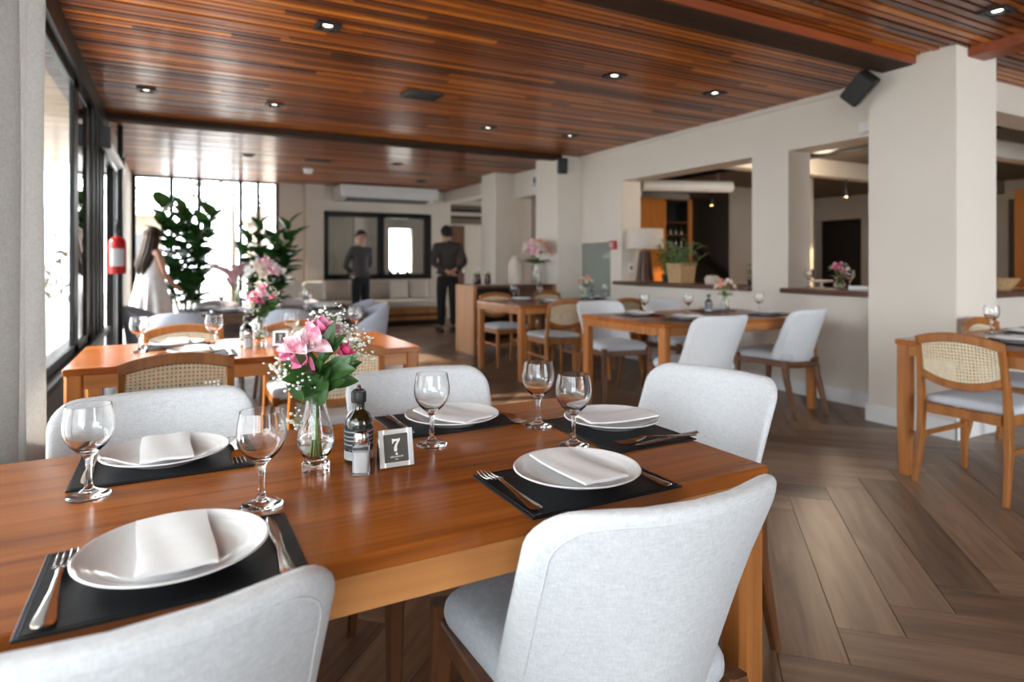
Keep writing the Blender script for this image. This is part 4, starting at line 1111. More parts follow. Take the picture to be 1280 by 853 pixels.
# ------------------------------------------------------------ bench with cushions along the back wall
bn = thing('banquette', 'long cream banquette with a wooden base under the black-framed window', 'bench', (3.12, 11.63, 0))
MB().bbox(-1.50, 1.52, -.36, .40, .10, .16, .004).bbox(-1.50, 1.52, -.36, -.33, .22, .33, .004).build('base', M['shelf_wood'], bn)
MB().bbox(-1.42, 1.45, -.25, .38, 0, .10, .004).build('plinth', M['black_plastic'], bn)
MB().bbox(-1.50, 1.52, -.33, .40, .16, .33, .004).build('box', M['leg_dark'], bn)
MB().bbox(-1.50, 1.52, -.36, .38, .331, .47, .03).build('seat_cushion', M['bench_cloth'], bn, smooth=60)
MB().bbox(-1.50, 1.52, .24, .40, .471, .80, .03).build('back_cushion', M['bench_cloth'], bn, smooth=60)
def make_cushion():
    o = MB().pad(rrect(.185, .185, 0, .37, .03, 4), .11, lambda x, z, off: (x, off * (1 - .3 * (abs(x) / .2) ** 3), z), .2).build('scatter_cushion', M['cushion'], smooth=80)
    tag(o, '', 'cushion'); return o
CUSH = Proto(make_cushion())
for x, rz, lb in ((3.84, .05, 'first one right of the front-facing waiter'), (4.23, -.2, 'middle of the three beside the back-turned waiter'), (4.58, -.25, 'half hidden by the back-turned waiter'),
                  (1.86, .1, 'half hidden by the smaller fig plant'), (2.26, -.1, 'between the fig plant and the first waiter')):
    o = CUSH.place((x, 11.715, .474), rz, 'cream scatter cushion on the banquette, ' + lb, 'cream scatter cushions'); o.rotation_euler = (-.2, 0, rz)

# ------------------------------------------------------------ wall and ceiling fittings
ac = thing('air_conditioner', 'long white ceiling air conditioner above the black-framed window', 'air conditioner', (3.62, 11.85, 0))
pr = [(-.30, 2.60), (.30, 2.60), (.30, 2.40), (.12, 2.33), (-.22, 2.38), (-.30, 2.47)]
MB().prism(pr, -.95, .95, Matrix(((0, 0, 1, 0), (1, 0, 0, 0), (0, 1, 0, 0), (0, 0, 0, 1)))).build('casing', M['white_plastic'], ac, smooth=20)
for k in range(5):
    MB().bbox(-.80, .80, -.20 + .06 * k, -.165 + .06 * k, 2.365 - .008 * k, 2.372 - .008 * k, .001).build('louvre', M['greymetal'], ac)
MB().bbox(-.95, -.88, -.305, -.2, 2.38, 2.6, .02).build('end_cap', M['white_plastic'], ac)
MB().bbox(.88, .95, -.305, -.2, 2.38, 2.6, .02).build('end_cap', M['white_plastic'], ac)

def make_downlight():
    t = thing('downlight', '', 'ceiling light')
    fr = MB()
    for a in ((-.072, -.05, -.072, .072), (.05, .072, -.072, .072), (-.05, .05, -.072, -.05), (-.05, .05, .05, .072)): fr.bbox(a[0], a[1], a[2], a[3], .010, .030, .002)
    fr.build('frame', M['black_plastic'], t)
    rf = MB().lathe([(.05, .046), (.048, .016), (.044, .016), (.044, .040), (0, .044)], 20).build('reflector', M['black_plastic'], t)
    MB().lathe([(0, .022), (.026, .024), (.030, .030), (0, .038)], 20).build('bulb', M['lit'], rf)
    return t
DL = Proto(make_downlight())
for x, y, lb in ((.834, 3.93, 'largest lit one over the second table'), (-.195, 6.11, 'over the window side past the first beam bay'), (.82, 6.115, 'over the dark table'), (3.01, 3.93, 'above the lounge sill table, left one'),
                 (4.07, 3.93, 'beside the corner speaker, above the sill table'), (3.99, 6.03, 'just before the second beam by the wall'), (2.98, 6.09, 'mid ceiling before the second beam'), (4.17, 1.88, 'in the top corner above the column table'),
                 (3.92, 9.03, 'past the second beam near the column'), (3.91, 10.69, 'deepest one above the back-turned waiter'), (.9, 9.2, 'over the fig plants'), (2.9, 9.0, 'over the aisle before the waiters')):
    DL.place((x, y, 2.601), 0, 'square black recessed downlight, ' + lb, 'recessed downlights')
vt = thing('ceiling_vent', 'rectangular black vent flush in the slatted ceiling', 'vent', (1.89, 5.16, 2.607))
f = MB()
for a in ((-.16, .16, -.11, -.09), (-.16, .16, .09, .11), (-.16, -.14, -.09, .09), (.14, .16, -.09, .09)): f.bbox(a[0], a[1], a[2], a[3], 0, .02, .002)
f.build('frame', M['black_plastic'], vt)
for k in range(8): MB().box(-.14, .14, -.088 + .022 * k, -.076 + .022 * k, .004, .014).build('louvre', M['black_plastic'], vt, smooth=0)
sd = thing('smoke_detector', 'round white smoke detector on the ceiling near the back wall', 'smoke detector', (1.85, 10.14, 2.56))
MB().lathe([(0, 0), (.05, 0), (.062, .015), (.065, .05), (0, .05)], 24).build('body', M['white_plastic'], sd)
MB().lathe([(.065, .05), (.075, .052), (.075, .07), (0, .07)], 24).build('base', M['white_plastic'], sd)
tag(MB().bbox(-.18, .18, -.05, .05, 0, .02, .003).build('track_box', M['black_plastic'], loc=(1.80, 9.2, 2.61)), 'slim dark track box on the ceiling before the smoke detector', 'ceiling box')

def speaker(loc, rot, sc, label):
    t = thing('wall_speaker', label, 'speaker', loc); t.rotation_euler = rot
    MB().bbox(-.075 * sc, .075 * sc, -.07 * sc, .07 * sc, -.12 * sc, .12 * sc, .012).build('cabinet', M['black_plastic'], t)
    MB().bbox(-.068 * sc, .068 * sc, -.078 * sc, -.0705 * sc, -.112 * sc, .112 * sc, .003).build('grille', M['blackmetal'], t)
    MB().tube([(0, .0705 * sc, 0), (0, .11 * sc, .03 * sc), (0, .14 * sc, .07 * sc)], .014, 8).build('bracket', M['blackmetal'], t)
speaker((4.45, 2.885, 2.46), (.55, .75, -.95), .95, 'black wall speaker tilted down beside the large white column')
speaker((4.60, 7.14, 2.47), (.2, 0, -.4), .85, 'small black speaker on the second column')
tag(MB().bbox(-.05, .0, -.05, .05, -.045, .045, .006).build('junction_box', M['white_plastic'], loc=(4.948, 3.14, 2.27)), 'small white junction box high on the wall beside the big column', 'junction box')
em = thing('emergency_light', 'white emergency light box on the header between the two far columns', 'light fitting', (4.948, 8.3, 2.42))
MB().bbox(-.07, 0, -.17, .17, -.06, .06, .006).build('housing', M['white_plastic'], em); MB().bbox(-.11, -.0705, -.05, .05, -.04, .05, .006).build('lamp_head', M['greymetal'], em)
al = thing('fire_alarm', 'red fire alarm box at the edge of the glass panel', 'fire alarm', (4.948, 6.47, 1.40))
MB().bbox(-.05, 0, -.055, .055, -.055, .055, .006).build('housing', M['red'], al); MB().bbox(-.053, -.0505, -.03, .03, -.035, .03, .0008).build('glass_plate', M['label'], al)
ol = thing('wall_outlet', 'white wall socket on the reveal beside the table lamp', 'outlet', (5.09, 6.316, 1.11))
MB().bbox(-.045, .045, -.012, 0, -.06, .06, .003).build('plate', M['white_plastic'], ol); MB().bbox(-.02, .02, -.0145, -.0122, -.02, .02, .001).build('socket', M['greymetal'], ol)

# fire extinguisher on its post by the window wall
struct(MB().bbox(-.515, -.465, 7.80, 7.90, 0, 2.62, .004).build('window_post', M['blackmetal']))
fe = thing('fire_extinguisher', 'red fire extinguisher with a black hose hung on the dark post', 'fire extinguisher', (-.505, 7.70, 1.06))
MB().lathe([(0, 0), (.075, 0), (.08, .01), (.08, .33), (.06, .37), (.025, .385), (0, .385)], 28).build('cylinder', M['red'], fe, smooth=50)
MB().grid(lambda u, v: (.0812 * cos(-pi / 2 - .85 + 1.7 * u), .0812 * sin(-pi / 2 - .85 + 1.7 * u), .08 + .18 * v), 10, 2).build('label', M['label'], fe, smooth=50)
MB().lathe([(.022, .386), (.022, .43), (0, .43)], 12).bbox(-.012, .012, -.10, .05, .432, .448, .003).bbox(-.010, .010, -.09, .05, .46, .475, .003).build('valve', M['black_plastic'], fe)
MB().tube([(0, -.03, .41), (.0, -.10, .45), (.0, -.11, .52), (.0, -.04, .55), (.0, .02, .5), (.02, .03, .42)], .008, 8).build('hose', M['black_plastic'], fe, smooth=60)
MB().bbox(-.05, .05, .081, .097, .1, .3, .003).build('bracket', M['blackmetal'], fe)
rb = thing('roller_blind', 'white roller blind tube high along the window wall', 'blind', (-.505, 7.0, 2.2))
MB().tube([(0, -.5, 0), (0, 1.3, 0)], .045, 14).build('roller', M['white_plastic'], rb, smooth=50)
MB().bbox(-.055, .03, -.52, -.505, -.03, .16, .004).build('bracket', M['greymetal'], rb); MB().bbox(-.055, .03, 1.305, 1.32, -.03, .16, .004).build('bracket', M['blackmetal'], rb)

# curtain of soft folds hanging by the window
def curtain():
    ys, ye, n = 1.95, 2.95, 110; m = MB(); vs = []; fs = []
    def x(s, z): return -.475 + .040 * sin(s * 2 * pi * 4.5 + .4 * sin(3 * s)) + .012 * sin(s * 41) + .004 * sin(z * 3 + s * 20)
    zs = [.02 + (2.45 - .02) * k / 14 for k in range(15)]
    for sgn in (0.0, .006):
        for z in zs:
            for i in range(n + 1):
                s = i / n; vs.append((x(s, z) + sgn, ys + (ye - ys) * (s + .012 * sin(s * 2 * pi * 4.5 + 1) * (2.45 - z) / 2.45), z))
    w = n + 1; o = w * 15
    for j in range(14):
        for i in range(n):
            a = j * w + i; fs += [(a, a + 1, a + w + 1, a + w), (o + a, o + a + w, o + a + w + 1, o + a + 1)]
        for i in (0, n): a = j * w + i; fs.append((a, a + w, o + a + w, o + a))
    for i in range(n):
        for j in (0, 14): a = j * w + i; fs.append((a, a + 1, o + a + 1, o + a))
    t = thing('curtain', 'grey linen curtain hanging in folds at the left of the window wall', 'curtain', (0, 0, 0))
    m.add(vs, fs).build('cloth', M['curtain'], t, smooth=180)
    MB().bbox(-.51, -.44, 1.90, 2.98, 2.452, 2.475, .003).build('rail', M['blackmetal'], t)
curtain()

# blind and door seen through the far doorway
rbl = thing('roman_blind', 'brown striped roman blind in the far doorway', 'blind', (5.55, 12.42, 2.0))
for k, (z0, z1, mt) in enumerate(((.33, .40, 'blind'), (.25, .325, 'black_plastic'), (.17, .245, 'ceramic'), (.12, .165, 'black_plastic'), (0, .115, 'blind'))):
    MB().bbox(-.43, .43, -.02 - .006 * k, .0, z0, z1, .004).build('fold', M[mt], rbl)
d1 = struct(MB().bbox(5.12, 5.52, 12.44, 12.49, 0, 1.96, .004).build('door_1', M['leg_dark'])); MB().bbox(5.46, 5.49, 12.40, 12.438, .95, 1.08, .004).build('door_handle', M['steel'], d1)

# ------------------------------------------------------------ lamp, basket and plants on the sill
lp = thing('table_lamp', 'table lamp with a cream drum shade and slatted dark wood base on the sill', 'lamp', (5.10, 6.06, .9455))
MB().lathe([(.226, .40), (.230, .40), (.222, .64), (.218, .64)], 40).build('lamp_shade', M['shade'], lp, smooth=50)
for k in range(10):
    a = k * pi / 5; MB().bar([(.10 * cos(a), .10 * sin(a), .0), (.058 * cos(a), .062 * sin(a), .37)], (.03, .022), (-sin(a), cos(a), 0)).build('slat', M['sill_wood'], lp)
MB().cyl((0, 0), .06, .02, .37, 16, .04).build('core', M['leg_dark'], lp); MB().cyl((0, 0), .006, .371, .63, 8).build('rod', M['steel'], lp)
bk = thing('basket_planter', 'square woven straw basket on the lounge sill', 'basket', (5.10, 5.43, .9455))
MB().lathe([(0, 0), (.14, 0), (.165, .21), (.17, .215), (.155, .215), (.13, .01), (0, .01)], 4).build('basket', M['basket'], bk, smooth=0)
MB().lathe([(.165, .205), (.178, .212), (.165, .225), (.152, .214), (.165, .205)], 4).build('rim', M['basket'], bk, smooth=0)
bk.rotation_euler = (0, 0, pi / 4)
def sprig_plant(name, label, loc, n, h, spread, lw, mat, seed, pot=None):
    rng = random.Random(seed); t = thing(name, label, 'plant', loc); st = MB()
    for k in range(n):
        a = rng.uniform(0, 6.28); r = spread * rng.uniform(.2, 1); hh = h * rng.uniform(.6, 1)
        p0 = Vector((.02 * cos(a), .02 * sin(a), 0)); p2 = Vector((r * cos(a), r * sin(a), hh)); p1 = Vector((r * .35 * cos(a), r * .35 * sin(a), hh * .6))
        st.tube([p0, p1, p2], .003, 5)
        for q in range(7):
            f = .35 + .65 * q / 6; p = p0 * (1 - f) ** 2 + 2 * f * (1 - f) * p1 + p2 * f * f; b = rng.uniform(0, 6.28)
            d = Vector((cos(b), sin(b), rng.uniform(-.1, .8)))
            leaf_mesh(MB(), p, d, (0, 0, 1), lw * rng.uniform(.8, 1.3), lw * .36, .25, 2, 4).build('leaf', M[mat], t, smooth=60)
    st.build('stems', M['stem'], t, smooth=60)
    if pot: MB().lathe([(0, 0), (pot * .75, 0), (pot, pot * 1.7), (pot * .9, pot * 1.7), (pot * .7, .02), (0, .02)], 24).build('pot', M['white_plastic' if pot > .08 else 'black_plastic'], t, smooth=50)
    return t
sprig_plant('sage_plant', 'grey-green leafy plant growing from the straw basket', (5.10, 5.40, .965), 22, .48, .28, .10, 'leaf_sage', 2)
sprig_plant('trailing_plant', 'green trailing plant in a dark pot between lamp and basket', (5.12, 5.70, .9455), 12, .40, .12, .08, 'leaf', 3, pot=.055)
sprig_plant('shelf_plant', 'small dark plant in a white pot on top of the orange cabinet', (7.0, 8.45, 2.281), 9, .20, .15, .10, 'leaf_dark', 4, pot=.09)
sprig_plant('sill_plant', 'small leafy plant at the pillar end of the lounge sill', (5.16, 4.50, .9455), 5, .22, .08, .06, 'leaf_dark', 5, pot=.035)
tag(MB().lathe([(0, 0), (.07, 0), (.085, .05), (.06, .09), (0, .095)], 20, sy=1).build('stone_bowl', M['ceramic'], loc=(5.12, 4.98, .9455), smooth=50), 'small pale stone bowl on the sill behind the flowers', 'bowl')
cb = thing('display_cabinet', 'tall orange wooden cabinet with bottle shelves in the lounge', 'cabinet', (6.84, 8.3, 0))
MB().bbox(-.02, .62, 0, .35, 0, 2.28, .004).build('door', M['orange_wood'], cb)
MB().bbox(1.15, 1.22, 0, .05, 0, 2.28, .004).build('side_panel', M['orange_wood'], cb); MB().bbox(1.15, 1.22, .051, .35, 0, 2.28, .004).build('inner_panel', M['black_plastic'], cb)
MB().bbox(.62, 1.15, .32, .35, 0, 2.28, .004).build('back_panel', M['black_plastic'], cb)
for z in (.4, .8, 1.2, 1.42, 1.64, 1.86, 2.25): MB().bbox(.621, 1.149, .02, .319, z, z + .025, .002).build('shelf', M['leg_dark'], cb)
ORD = ['leftmost', 'second from the left', 'third from the left', 'fourth from the left', 'fifth from the left', 'sixth from the left']
def small_bottle():
    t = MB().lathe([(0, 0), (.035, 0), (.036, .13), (.028, .16), (.012, .18), (.012, .205), (0, .205)], 14).build('spirit_bottle', M['bottle'], smooth=50); tag(t, '', 'bottle'); return t
SBT = Proto(small_bottle())
for z, nm in ((1.2, 'third'), (1.42, 'second'), (1.64, 'top')):
    for k in range(4): SBT.place((7.53 + .125 * k, 8.42, z + .0255), 0, 'dark spirit bottle, %s, on the %s bottle shelf of the orange cabinet' % (ORD[k], nm), 'spirit bottles on the %s cabinet shelf' % nm)
# wine rack beyond the doorway between the far columns
rk = thing('wine_rack', 'dark shelf unit with an orange top behind the doorway between columns', 'shelf unit', (6.15, 9.02, 0))
MB().bbox(-.45, .45, .0, .27, 1.95, 2.15, .004).build('top', M['orange_wood'], rk); MB().bbox(-.45, .45, .22, .27, 0, 1.95, .004).build('back_panel', M['black_plastic'], rk)
for z in (.5, .9, 1.2, 1.55): MB().bbox(-.45, .45, .0, .219, z, z + .03, .002).build('shelf', M['leg_dark'], rk)
for k in range(5): SBT.place((5.8 + .16 * k, 9.1, 1.5805), 0, 'dark spirit bottle, %s, on the wine rack upper shelf' % ORD[k], 'bottles on the wine rack')
for k in range(5): SBT.place((5.8 + .16 * k, 9.1, 1.2305), 0, 'dark spirit bottle, %s, on the wine rack middle shelf' % ORD[k], 'bottles on the wine rack middle shelf')

# duct and spots under the lounge ceiling
du = thing('ceiling_duct', 'round white duct under the lounge ceiling above the cabinet', 'duct', (0, 0, 0))
MB().tube([(6.0, 7.20, 2.30), (6.66, 6.97, 2.30), (7.32, 6.74, 2.30)], .085, 20).build('pipe', M['white'], du, smooth=50)
for f_ in (.15, .85): MB().tube([(6.0 + 1.32 * f_, 7.2 - .46 * f_, 2.39), (6.0 + 1.32 * f_, 7.2 - .46 * f_, 2.52)], .01, 6).build('hanger', M['steel'], du)
def make_spot():
    t = thing('track_spot', '', 'spotlight')
    MB().tube([(0, 0, .19), (0, 0, .07)], .012, 8).build('stem', M['blackmetal'], t)
    MB().lathe([(.03, .07), (.045, .05), (.045, -.05), (.038, -.05), (.036, .03), (0, .04)], 16).build('head', M['blackmetal'], t)
    MB().lathe([(0, -.052), (.034, -.045), (.03, -.01), (0, 0)], 14).build('bulb', M['warm'], t)
    l = bpy.data.lights.new('spot_glow', 'SPOT'); l.energy = 160; l.color = (1, .72, .42); l.spot_size = 1.6; l.shadow_soft_size = .05
    lo = bpy.data.objects.new('spot_glow', l); COL.objects.link(lo); lo.parent = t; lo.location = (0, 0, -.07)
    return t
SP = Proto(make_spot())
SP.place((8.0, 5.38, 2.11), 0, 'black track spotlight with a warm bulb seen over the second sill', 'lounge spotlights')
SP.place((7.0, 3.64, 2.14), 0, 'black track spotlight with a warm bulb seen right of the big column', 'lounge spotlights')
SP.place((10.6, 8.2, 2.14), 0, 'added black track spotlight brightening the lounge near the dark far doorway', 'lounge spotlights')  # extra spot added to brighten the dark lounge
SP.place((7.6, 7.4, 2.14), 0, 'black track spotlight over the orange cabinet', 'lounge spotlights')
dl_ = bpy.data.lights.new('lounge_fill', 'POINT'); dl_.energy = 50; dl_.color = (1, .80, .58); dl_.shadow_soft_size = .17  # fill light added under the dome to brighten the dark lounge
dlo = bpy.data.objects.new('lounge_fill', dl_); COL.objects.link(dlo); dlo.location = (6.63, 4.75, 2.2)
dsh = tag(MB().lathe([(0, 0), (.10, .01), (.17, .04), (.18, .07), (0, .075)], 28).build('dome_light', M['dome'], loc=(6.63, 4.75, 2.445), smooth=50), 'round white dome light on the lounge ceiling behind the pillar', 'ceiling light')
# things on the second sill and behind the corner opening
bloom_vase((5.16, 3.53, .9455), .10, .05, 'small bowl vase of pink flowers on the second sill', 'pink and cream flowers on the second sill', 9, .085, ['pink', 'cream_petal', 'leaf_sage', 'pale_pink'], seed=31)
GOBLET.place((5.12, 3.80, .9455), 0, 'clear goblet at the pillar end of the second sill', 'goblets on the second sill')
GOBLET.place((5.06, 3.37, .9455), 0, 'clear goblet beside the white cloth on the second sill', 'goblets on the second sill')
tag(MB().bbox(-.08, .08, -.09, .09, 0, .035, .008).build('folded_cloth', M['napkin'], loc=(5.10, 3.27, .9455)), 'folded white cloth on the second sill beside the big column', 'cloth')
fb = thing('fruit_stand', 'low pale serving stand on the second sill', 'serving stand', (5.14, 3.69, .9455))
MB().lathe([(0, 0), (.05, 0), (.012, .02), (.012, .05), (.09, .06), (.095, .075), (0, .068)], 24).build('stand', M['ceramic'], fb, smooth=50)
bwl = tag(MB().lathe([(0, 0), (.10, 0), (.17, .10), (.16, .10), (.09, .012), (0, .012)], 24).build('straw_bowl', M['basket'], loc=(6.15, 2.78, .9455), smooth=50), 'straw bowl on the sill right of the big column', 'bowl')
bloom_vase((5.75, 2.80, .9455), .09, .05, 'small vase on the sill right of the big column', 'leafy peach flowers on the sill right of the big column', 6, .08, ['peach', 'cream_petal'], seed=33)
tag(MB().bbox(-.05, .05, -.02, .02, 0, .30, .004).build('wall_intercom', M['white_plastic'], loc=(5.292, 2.595, 1.35)), 'slim white panel on the wall edge right of the big column', 'wall panel')
struct(MB().bbox(10.9, 11.0, 3.6, 3.75, 0, 2.1, .01).bbox(10.9, 11.0, 4.55, 4.7, 0, 2.1, .01).bbox(10.9, 11.0, 3.6, 4.7, 2.1, 2.25, .01).build('door_frame', M['orange_wood']))

# ------------------------------------------------------------ indoor plants
def fig(loc, label, stems, seed, n_leaf):
    rng = random.Random(seed); t = thing('fiddle_leaf_fig', label, 'plant', loc)
    MB().lathe([(0, 0), (.15, 0), (.19, .36), (.17, .36), (.15, .04), (0, .04)], 28).build('pot', M['ceramic'], t, smooth=50)
    MB().lathe([(.168, .30), (.12, .32), (0, .325)], 20).build('soil', M['bark'], t)
    st = MB()
    for (x, y, h) in stems:
        pts = [Vector((x * .2, y * .2, .3)), Vector((x * .6, y * .6, h * .45)), Vector((x, y, h))]
        st.tube(pts, [.014, .011, .006], 7)
        for k in range(n_leaf):
            f = .26 + .74 * (k / (n_leaf - 1)) ** .75
            p = pts[0] * (1 - f) ** 2 + 2 * f * (1 - f) * pts[1] + pts[2] * f * f
            a = 2.4 * k + rng.uniform(-.3, .3); d = Vector((cos(a), sin(a), rng.uniform(.15, .9) + (.9 if k > n_leaf - 3 else 0)))
            ln = rng.uniform(.27, .37)
            leaf_mesh(MB(), p, d, Vector((-cos(a) * .4, -sin(a) * .4, 1)), ln, ln * .72, rng.uniform(.05, .3), 4, 6, .18).build('leaf', M['leaf_dark'], t, smooth=60)
    st.build('stem', M['bark'], t, smooth=60)
fig((0.17, 10.6, 0), 'tall fiddle-leaf fig beside the woman in the white dress', [(-.30, -.02, 1.98), (-.03, .1, 1.95), (.34, -.08, 1.85), (.14, -.16, 1.6), (-.14, -.14, 1.6), (.24, .1, 1.75), (-.30, .1, 1.7), (.02, -.05, 1.8)], 11, 15)
fig((1.28, 10.6, 0), 'smaller fiddle-leaf fig before the grey wall end of the windows', [(-.32, .04, 1.35), (-.08, -.05, 1.75), (.36, .04, 1.78), (.28, -.12, 1.35), (.05, -.16, 1.3), (.15, .1, 1.5), (-.22, .08, 1.55), (.40, .0, 1.55)], 12, 14)
t = thing('pink_leaf_plant', 'pot plant with broad pink leaves standing between the two figs', 'plant', (0.80, 9.9, 0))
MB().lathe([(0, 0), (.12, 0), (.15, .34), (.13, .34), (.11, .03), (0, .03)], 24).build('pot', M['black_plastic'], t, smooth=50)
rng_ = random.Random(5); st = MB()
for k in range(11):
    a = 2.4 * k; h = rng_.uniform(.75, 1.0); st.tube([(0, 0, .1), (.05 * cos(a), .05 * sin(a), h)], .006, 6)
    leaf_mesh(MB(), (.05 * cos(a), .05 * sin(a), h), (cos(a) * .7, sin(a) * .7, .75), (-cos(a), -sin(a), .4), .42, .15, .35, 3, 6, .3).build('leaf', M['pale_pink'], t, smooth=60)
st.build('stem', M['stem'], t, smooth=60)

# ------------------------------------------------------------ people
def skin_mesh(name, pts, edges, roots, mat, parent, sub=2):
    me = bpy.data.meshes.new(name); bm = bmesh.new(); lay = bm.verts.layers.skin.verify(); vs = {}
    for k, (p, r) in pts.items():
        v = bm.verts.new(p); v[lay].radius = (r, r) if not isinstance(r, tuple) else r; v[lay].use_root = k in roots; vs[k] = v
    for a, b in edges: bm.edges.new((vs[a], vs[b]))
    bm.to_mesh(me); bm.free(); me.materials.append(mat)
    o = bpy.data.objects.new(name, me); COL.objects.link(o); o.parent = parent
    s = o.modifiers.new('Skin', 'SKIN'); s.use_smooth_shade = True
    o.modifiers.new('Smooth', 'SUBSURF').levels = sub; o.modifiers['Smooth'].render_levels = sub
    return o
def person(label, loc, rz, h, arms, head=(0, 0), hair='short', outfit='waiter', top='shirt'):
    t = thing('person', label, 'person', loc, rz); s = h / 1.75; t.scale = (s * (1.07 if top == 'jacket' else 1.0), s, s)
    hx, hy = head
    P = {'hip': ((0, 0, .95), (.125, .095)), 'waist': ((0, 0, 1.09), (.115, .085)), 'chest': ((0, .005, 1.27), (.13, .095)), 'up': ((0, .01, 1.41), (.10, .075)), 'neck': ((0, .005, 1.50), .052),
         'jaw': ((hx * .5, -.012 + hy * .5, 1.565), (.060, .066)), 'face': ((hx, -.012 + hy, 1.63), (.076, .090)), 'crown': ((hx, .0 + hy, 1.695), (.066, .078)), 'top': ((hx, .004 + hy, 1.735), .03)}
    E_ = [('hip', 'waist'), ('waist', 'chest'), ('chest', 'up'), ('up', 'neck'), ('neck', 'jaw'), ('jaw', 'face'), ('face', 'crown'), ('crown', 'top')]
    roots = {'hip'}
    for sd, nm in ((-1, 'r'), (1, 'l')):
        P['sh' + nm] = ((sd * .165, .01, 1.415), .058)
        el, wr_, hd = arms[nm]
        P['el' + nm] = (el, .041); P['wr' + nm] = (wr_, .028); P['ha' + nm] = (hd, (.036, .020))
        E_ += [('up', 'sh' + nm), ('sh' + nm, 'el' + nm), ('el' + nm, 'wr' + nm), ('wr' + nm, 'ha' + nm)]
        d = (Vector(hd) - Vector(wr_)).normalized(); side = Vector((1, 0, 0)) if abs(d.x) < .8 else Vector((0, 0, 1))
        side = (side - d * side.dot(d)).normalized(); nn = d.cross(side)
        for k in range(4):
            b = Vector(hd) + side * (-.024 + .016 * k); ln = (.062, .074, .078, .064)[k]
            for q in range(4): P['f%s%d%d' % (nm, k, q)] = (b + d * (ln * q / 3 + .005) - nn * .018 * (q / 3) ** 2, .0085 - .0008 * q)
            E_ += [('f%s%d%d' % (nm, k, q), 'f%s%d%d' % (nm, k, q + 1)) for q in range(3)]; roots.add('f%s%d0' % (nm, k))
        b = Vector(wr_) + d * .03
        for q in range(3): P['t%s%d' % (nm, q)] = (b - side * (.02 + .016 * q) + d * .020 * q, .0095)
        E_ += [('t%s%d' % (nm, q), 't%s%d' % (nm, q + 1)) for q in range(2)]; roots.add('t%s0' % nm)
        P['th' + nm] = ((sd * .088, .0, .88), (.086, .09)); P['kn' + nm] = ((sd * .095, -.008, .50), .056); P['an' + nm] = ((sd * .10, .015, .09), .037); P['to' + nm] = ((sd * .115, -.12, .035), (.038, .026))
        E_ += [('hip', 'th' + nm), ('th' + nm, 'kn' + nm), ('kn' + nm, 'an' + nm), ('an' + nm, 'to' + nm)]
    P['nose'] = ((hx, -.105 + hy, 1.612), .012); E_.append(('face', 'nose'))
    for sd in (-1, 1): P['ear%d' % sd] = ((hx + sd * .082, .012 + hy, 1.62), (.010, .022)); E_.append(('face', 'ear%d' % sd))
    skin_mesh('body', P, E_, roots, M['skin'], t)
    for sd in (-1, 1):
        MB().lathe([(0, -.006), (.009, -.003), (.010, .001), (.006, .005), (0, .006)], 10, (hx + sd * .032, -.093 + hy, 1.640)).build('eye', M['eye'], t)
        MB().tube([(hx + sd * .016, -.099 + hy, 1.660), (hx + sd * .034, -.099 + hy, 1.666), (hx + sd * .052, -.086 + hy, 1.659)], .0045, 6).build('eyebrow', M['hair_dark'], t)
    MB().tube([(hx - .024, -.084 + hy, 1.575), (hx, -.094 + hy, 1.573), (hx + .024, -.084 + hy, 1.575)], [.003, .006, .003], 6).build('mouth', M['lip'], t)
    hm = M['hair_brown'] if hair == 'long' else M['hair_dark']
    def cap(u, v):   # shell over the skull, open at the face
        a = 2 * pi * u; front = max(0, -sin(a)) ; lo = 1.655 + .035 * front if hair != 'long' else 1.63 + .06 * front
        if hair == 'short': lo -= .085 * max(0, sin(a)) ** .6
        z = lo + (1.765 - lo) * (v ** .8); q = max(0.0, min(1, (z - 1.64) / .128)); r = sqrt(max(0.0, 1 - q ** 2.2)) if q > 0 else 1 - .12 * min(1, (1.64 - z) / .08)
        return Vector((hx + .094 * r * cos(a), .002 + hy + .108 * r * sin(a), z))
    MB().grid(cap, 24, 10, cu=True).build('hair', hm, t, smooth=180)
    if hair == 'long':
        m = MB()
        for k in range(9):
            a = pi * (.02 + .12 * k); x, y = .085 * cos(a), .095 * sin(a)
            m.tube([(hx + x * .9, hy + y * .9, 1.70), (hx + x * 1.1, hy + y * 1.08 + .01, 1.58), (hx * .6 + x * 1.25, hy * .5 + y * 1.15 + .03, 1.42), (x * 1.05, y * .9 + .09, 1.26), (x * .8, y * .6 + .10, 1.12 + .02 * (k % 3))], [.03, .034, .034, .03, .010], 8)
        m.build('hair_lengths', hm, t, smooth=180)
    if hair == 'bun': MB().lathe([(0, -.045), (.035, -.025), (.042, .005), (.03, .035), (0, .045)], 14, (hx, .125 + hy, 1.66)).build('hair_bun', hm, t, smooth=180)
    if outfit == 'waiter':
        Q = {'hem': ((0, 0, .885), (.148, .118)), 'hip': ((0, 0, .97), (.146, .115)), 'waist': ((0, 0, 1.10), (.158, .118)), 'chest': ((0, .005, 1.28), (.172, .126)), 'up': ((0, .012, 1.41), (.128, .100)), 'col': ((0, .008, 1.485), (.064, .066)), 'colt': ((0, .006, 1.52), (.062, .066))}
        e = [('hem', 'hip'), ('hip', 'waist'), ('waist', 'chest'), ('chest', 'up'), ('up', 'col'), ('col', 'colt')]
        for sd, nm in ((-1, 'r'), (1, 'l')):
            el, wr_, hd = arms[nm]; Q['sh' + nm] = ((sd * .172, .012, 1.415), .074); Q['el' + nm] = (el, .056); Q['wr' + nm] = (Vector(el) + (Vector(wr_) - Vector(el)) * .97, .041)
            e += [('up', 'sh' + nm), ('sh' + nm, 'el' + nm), ('el' + nm, 'wr' + nm)]
        sh_ = skin_mesh('shirt', Q, e, {'waist'}, M[top], t)
